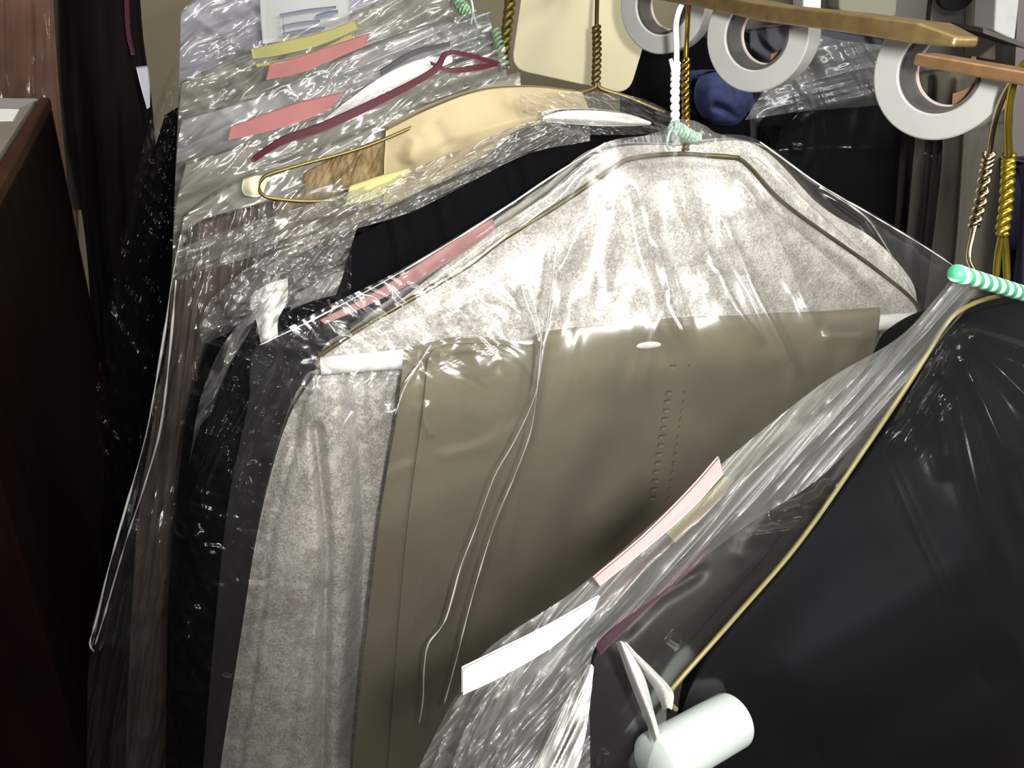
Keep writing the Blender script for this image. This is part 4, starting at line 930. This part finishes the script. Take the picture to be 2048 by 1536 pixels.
sheet('film_pleat_highlight', [[(1240, 1282, .008), (1252, 1284, .012), (1262, 1296, .010)], [(1284, 1344, .008), (1298, 1340, .013), (1312, 1344, .010)], [(1312, 1384, .008), (1328, 1378, .013), (1346, 1384, .010)], [(1326, 1420, .008), (1336, 1416, .012), (1344, 1420, .010)]], PF, M_film_highlight, fb, 20, 60)  # right band of the same painted highlight
sheet('film_pleat_highlight', [[(1176, 1330, .014), (1182, 1328, .018), (1188, 1334, .014)], [(1120, 1420, .014), (1140, 1424, .02), (1176, 1440, .014)], [(1084, 1490, .014), (1110, 1500, .02), (1160, 1520, .014)], [(1050, 1560, .014), (1090, 1570, .02), (1140, 1580, .014)]], PF, M_film_highlight, fb, 60, 80, ridges=[(.006, 160, 12, -64, 291)])  # bright streak low on the bag, its highlight painted white
sheet('jacket_film', [[(1884, 660, 0), (1925, 626, .002), (2006, 600, .002), (2060, 594, .003), (2114, 614, .006)],
               [(1780, 850, 0), (1860, 828, .006), (1950, 808, .014), (2040, 798, .024), (2116, 798, .032)],
               [(1592, 1110, 0), (1710, 1090, .011), (1840, 1070, .025), (1980, 1060, .041), (2116, 1060, .053)],
               [(1380, 1380, 0), (1540, 1380, .013), (1720, 1380, .036), (1920, 1380, .060), (2116, 1380, .081)],
               [(1350, 1640, 0), (1540, 1640, .021), (1720, 1640, .046), (1920, 1640, .073), (2116, 1640, .097)]],
      PF.off(-.004), M_film_dark, fb, 260, 300, .048, edge=.03,
      creases=[([(1900, 672), (1920, 820), (1960, 1000), (2040, 1200)], 22, .005), ([(1905, 668), (1970, 800), (2050, 960)], 20, .005), ([(1900, 676), (1880, 800), (1900, 960)], 18, .004), ([(1910, 664), (2000, 740), (2080, 820)], 18, .004), ([(1920, 660), (2020, 690), (2100, 720)], 14, .004), ([(1915, 700), (2000, 900), (2060, 1100)], 16, .004), ([(1870, 720), (1830, 790), (1790, 850)], 8, .006), ([(1900, 700), (1880, 760)], 8, .005)],
      ridges=[(.004, 90, 16, -55, 191, (1760, 660, 1880, 860, 14)), (.0012, 500, 60, 66, 193, (1800, 640, 2300, 1150, 60))])
slip2 = lambda name, rows, d, mat, label, cat='paper slip': tag(sheet(name, rows, PF.off(d), mat, None, 40, 10, .0008, edge=.02), label, cat)
slip2('paper_slip', [[(1438, 914, 0), (1380, 980, .002), (1290, 1070, .002), (1188, 1156, 0)], [(1446, 948, 0), (1392, 1010, .002), (1300, 1092, .002), (1200, 1172, 0)]], .012, M_palepink, 'pale pink slip on the edge of the front bag over the trousers')
slip2('paper_slip', [[(1200, 1192, 0), (1100, 1250, .003), (1000, 1300, .003), (926, 1336, 0)], [(1188, 1222, 0), (1110, 1290, .004), (1010, 1350, .004), (926, 1390, 0)]], .012, M_white, 'bright white folded slip sticking out of the front bag')
slip2('paper_strip', [[(1448, 950, 0), (1400, 1000, .002), (1330, 1062, .002)], [(1470, 958, 0), (1420, 1020, .002), (1350, 1086, .002)]], .006, plain('olive_card', (104, 100, 76), .7), 'olive strip just behind the pale pink slip of the front bag', 'paper strip')
# striped green tie at the right neck
a_, b_ = pts(PF.off(.010), [(1912, 546), (2090, 600)])
axn = (b_ - a_) / np.linalg.norm(b_ - a_)
stripe = [axn[i] * .9 + UP[i] * .55 for i in range(3)]
o = link_mesh('twist_tie', *tube([a_ + (b_ - a_) * k / 10 for k in range(11)], .0034, 16, False), spiral('green_white_stripes', (70, 158, 116), (206, 240, 222), 150, stripe), None)
tag(o, 'thick green and white striped tie across the right hanger neck', 'twist tie')

# ================================================================== light
def area(name, loc, target, power, sx, sy, col=(1, 1, 1)):
    l = bpy.data.lights.new(name, 'AREA'); l.shape = 'RECTANGLE'; l.size = sx; l.size_y = sy; l.energy = power; l.color = col
    o = bpy.data.objects.new(name, l); C.objects.link(o)
    o.location = loc
    d = Vector([float(v) for v in target]) - Vector([float(v) for v in loc])
    o.rotation_euler = d.to_track_quat('-Z', 'Y').to_euler()
    return o
tgt = at(1400, 470, .5)
l = bpy.data.lights.new('camera_flash', 'SPOT'); l.energy = 16; l.spot_size = rad(104); l.spot_blend = .85; l.shadow_soft_size = .012; l.color = (1, .985, .95)
fl = bpy.data.objects.new('camera_flash', l); C.objects.link(fl)
fl.location = [float(v) for v in (CAM + _u * .015 + _r * .045)]
fl.rotation_euler = (Vector([float(v) for v in tgt]) - fl.location).to_track_quat('-Z', 'Y').to_euler()
area('ceiling_tube_near', (.45, .25, 2.75), (.2, .5, 1.2), 14, .15, 1.2, (1, .98, .93))
area('ceiling_tube_far', (-.1, 1.0, 2.75), (0, .7, 1.2), 7, 1.2, .15, (1, .97, .9))
area('added_light_behind', (.5, -1.1, 2.7), (.15, .45, 1.45), 18, 1.4, .25, (1, .98, .94))  # added light behind the camera, for more highlights on the film
area('added_light_right', (1.95, -.74, 2.66), (.12, .5, 1.45), 52, 1.2, .14, (1, .99, .96))  # added unseen light, placed so the middle bag's film glints
wd = bpy.data.worlds.new('world'); sc.world = wd; wd.use_nodes = True
wd.node_tree.nodes['Background'].inputs[0].default_value = (.9, .88, .85, 1)
wd.node_tree.nodes['Background'].inputs[1].default_value = .035

for o in C.objects:
    if '_w' in o: del o['_w']
sc.view_settings.view_transform = 'Standard'
sc.view_settings.look = 'None'
sc.view_settings.gamma = 1
sc.view_settings.use_curve_mapping = False
sc.view_settings.exposure = 0.0
sc.cycles.transparent_max_bounces = 16
sc.cycles.max_bounces = 3
sc.cycles.diffuse_bounces = 1
sc.cycles.glossy_bounces = 2
sc.cycles.adaptive_threshold = .07
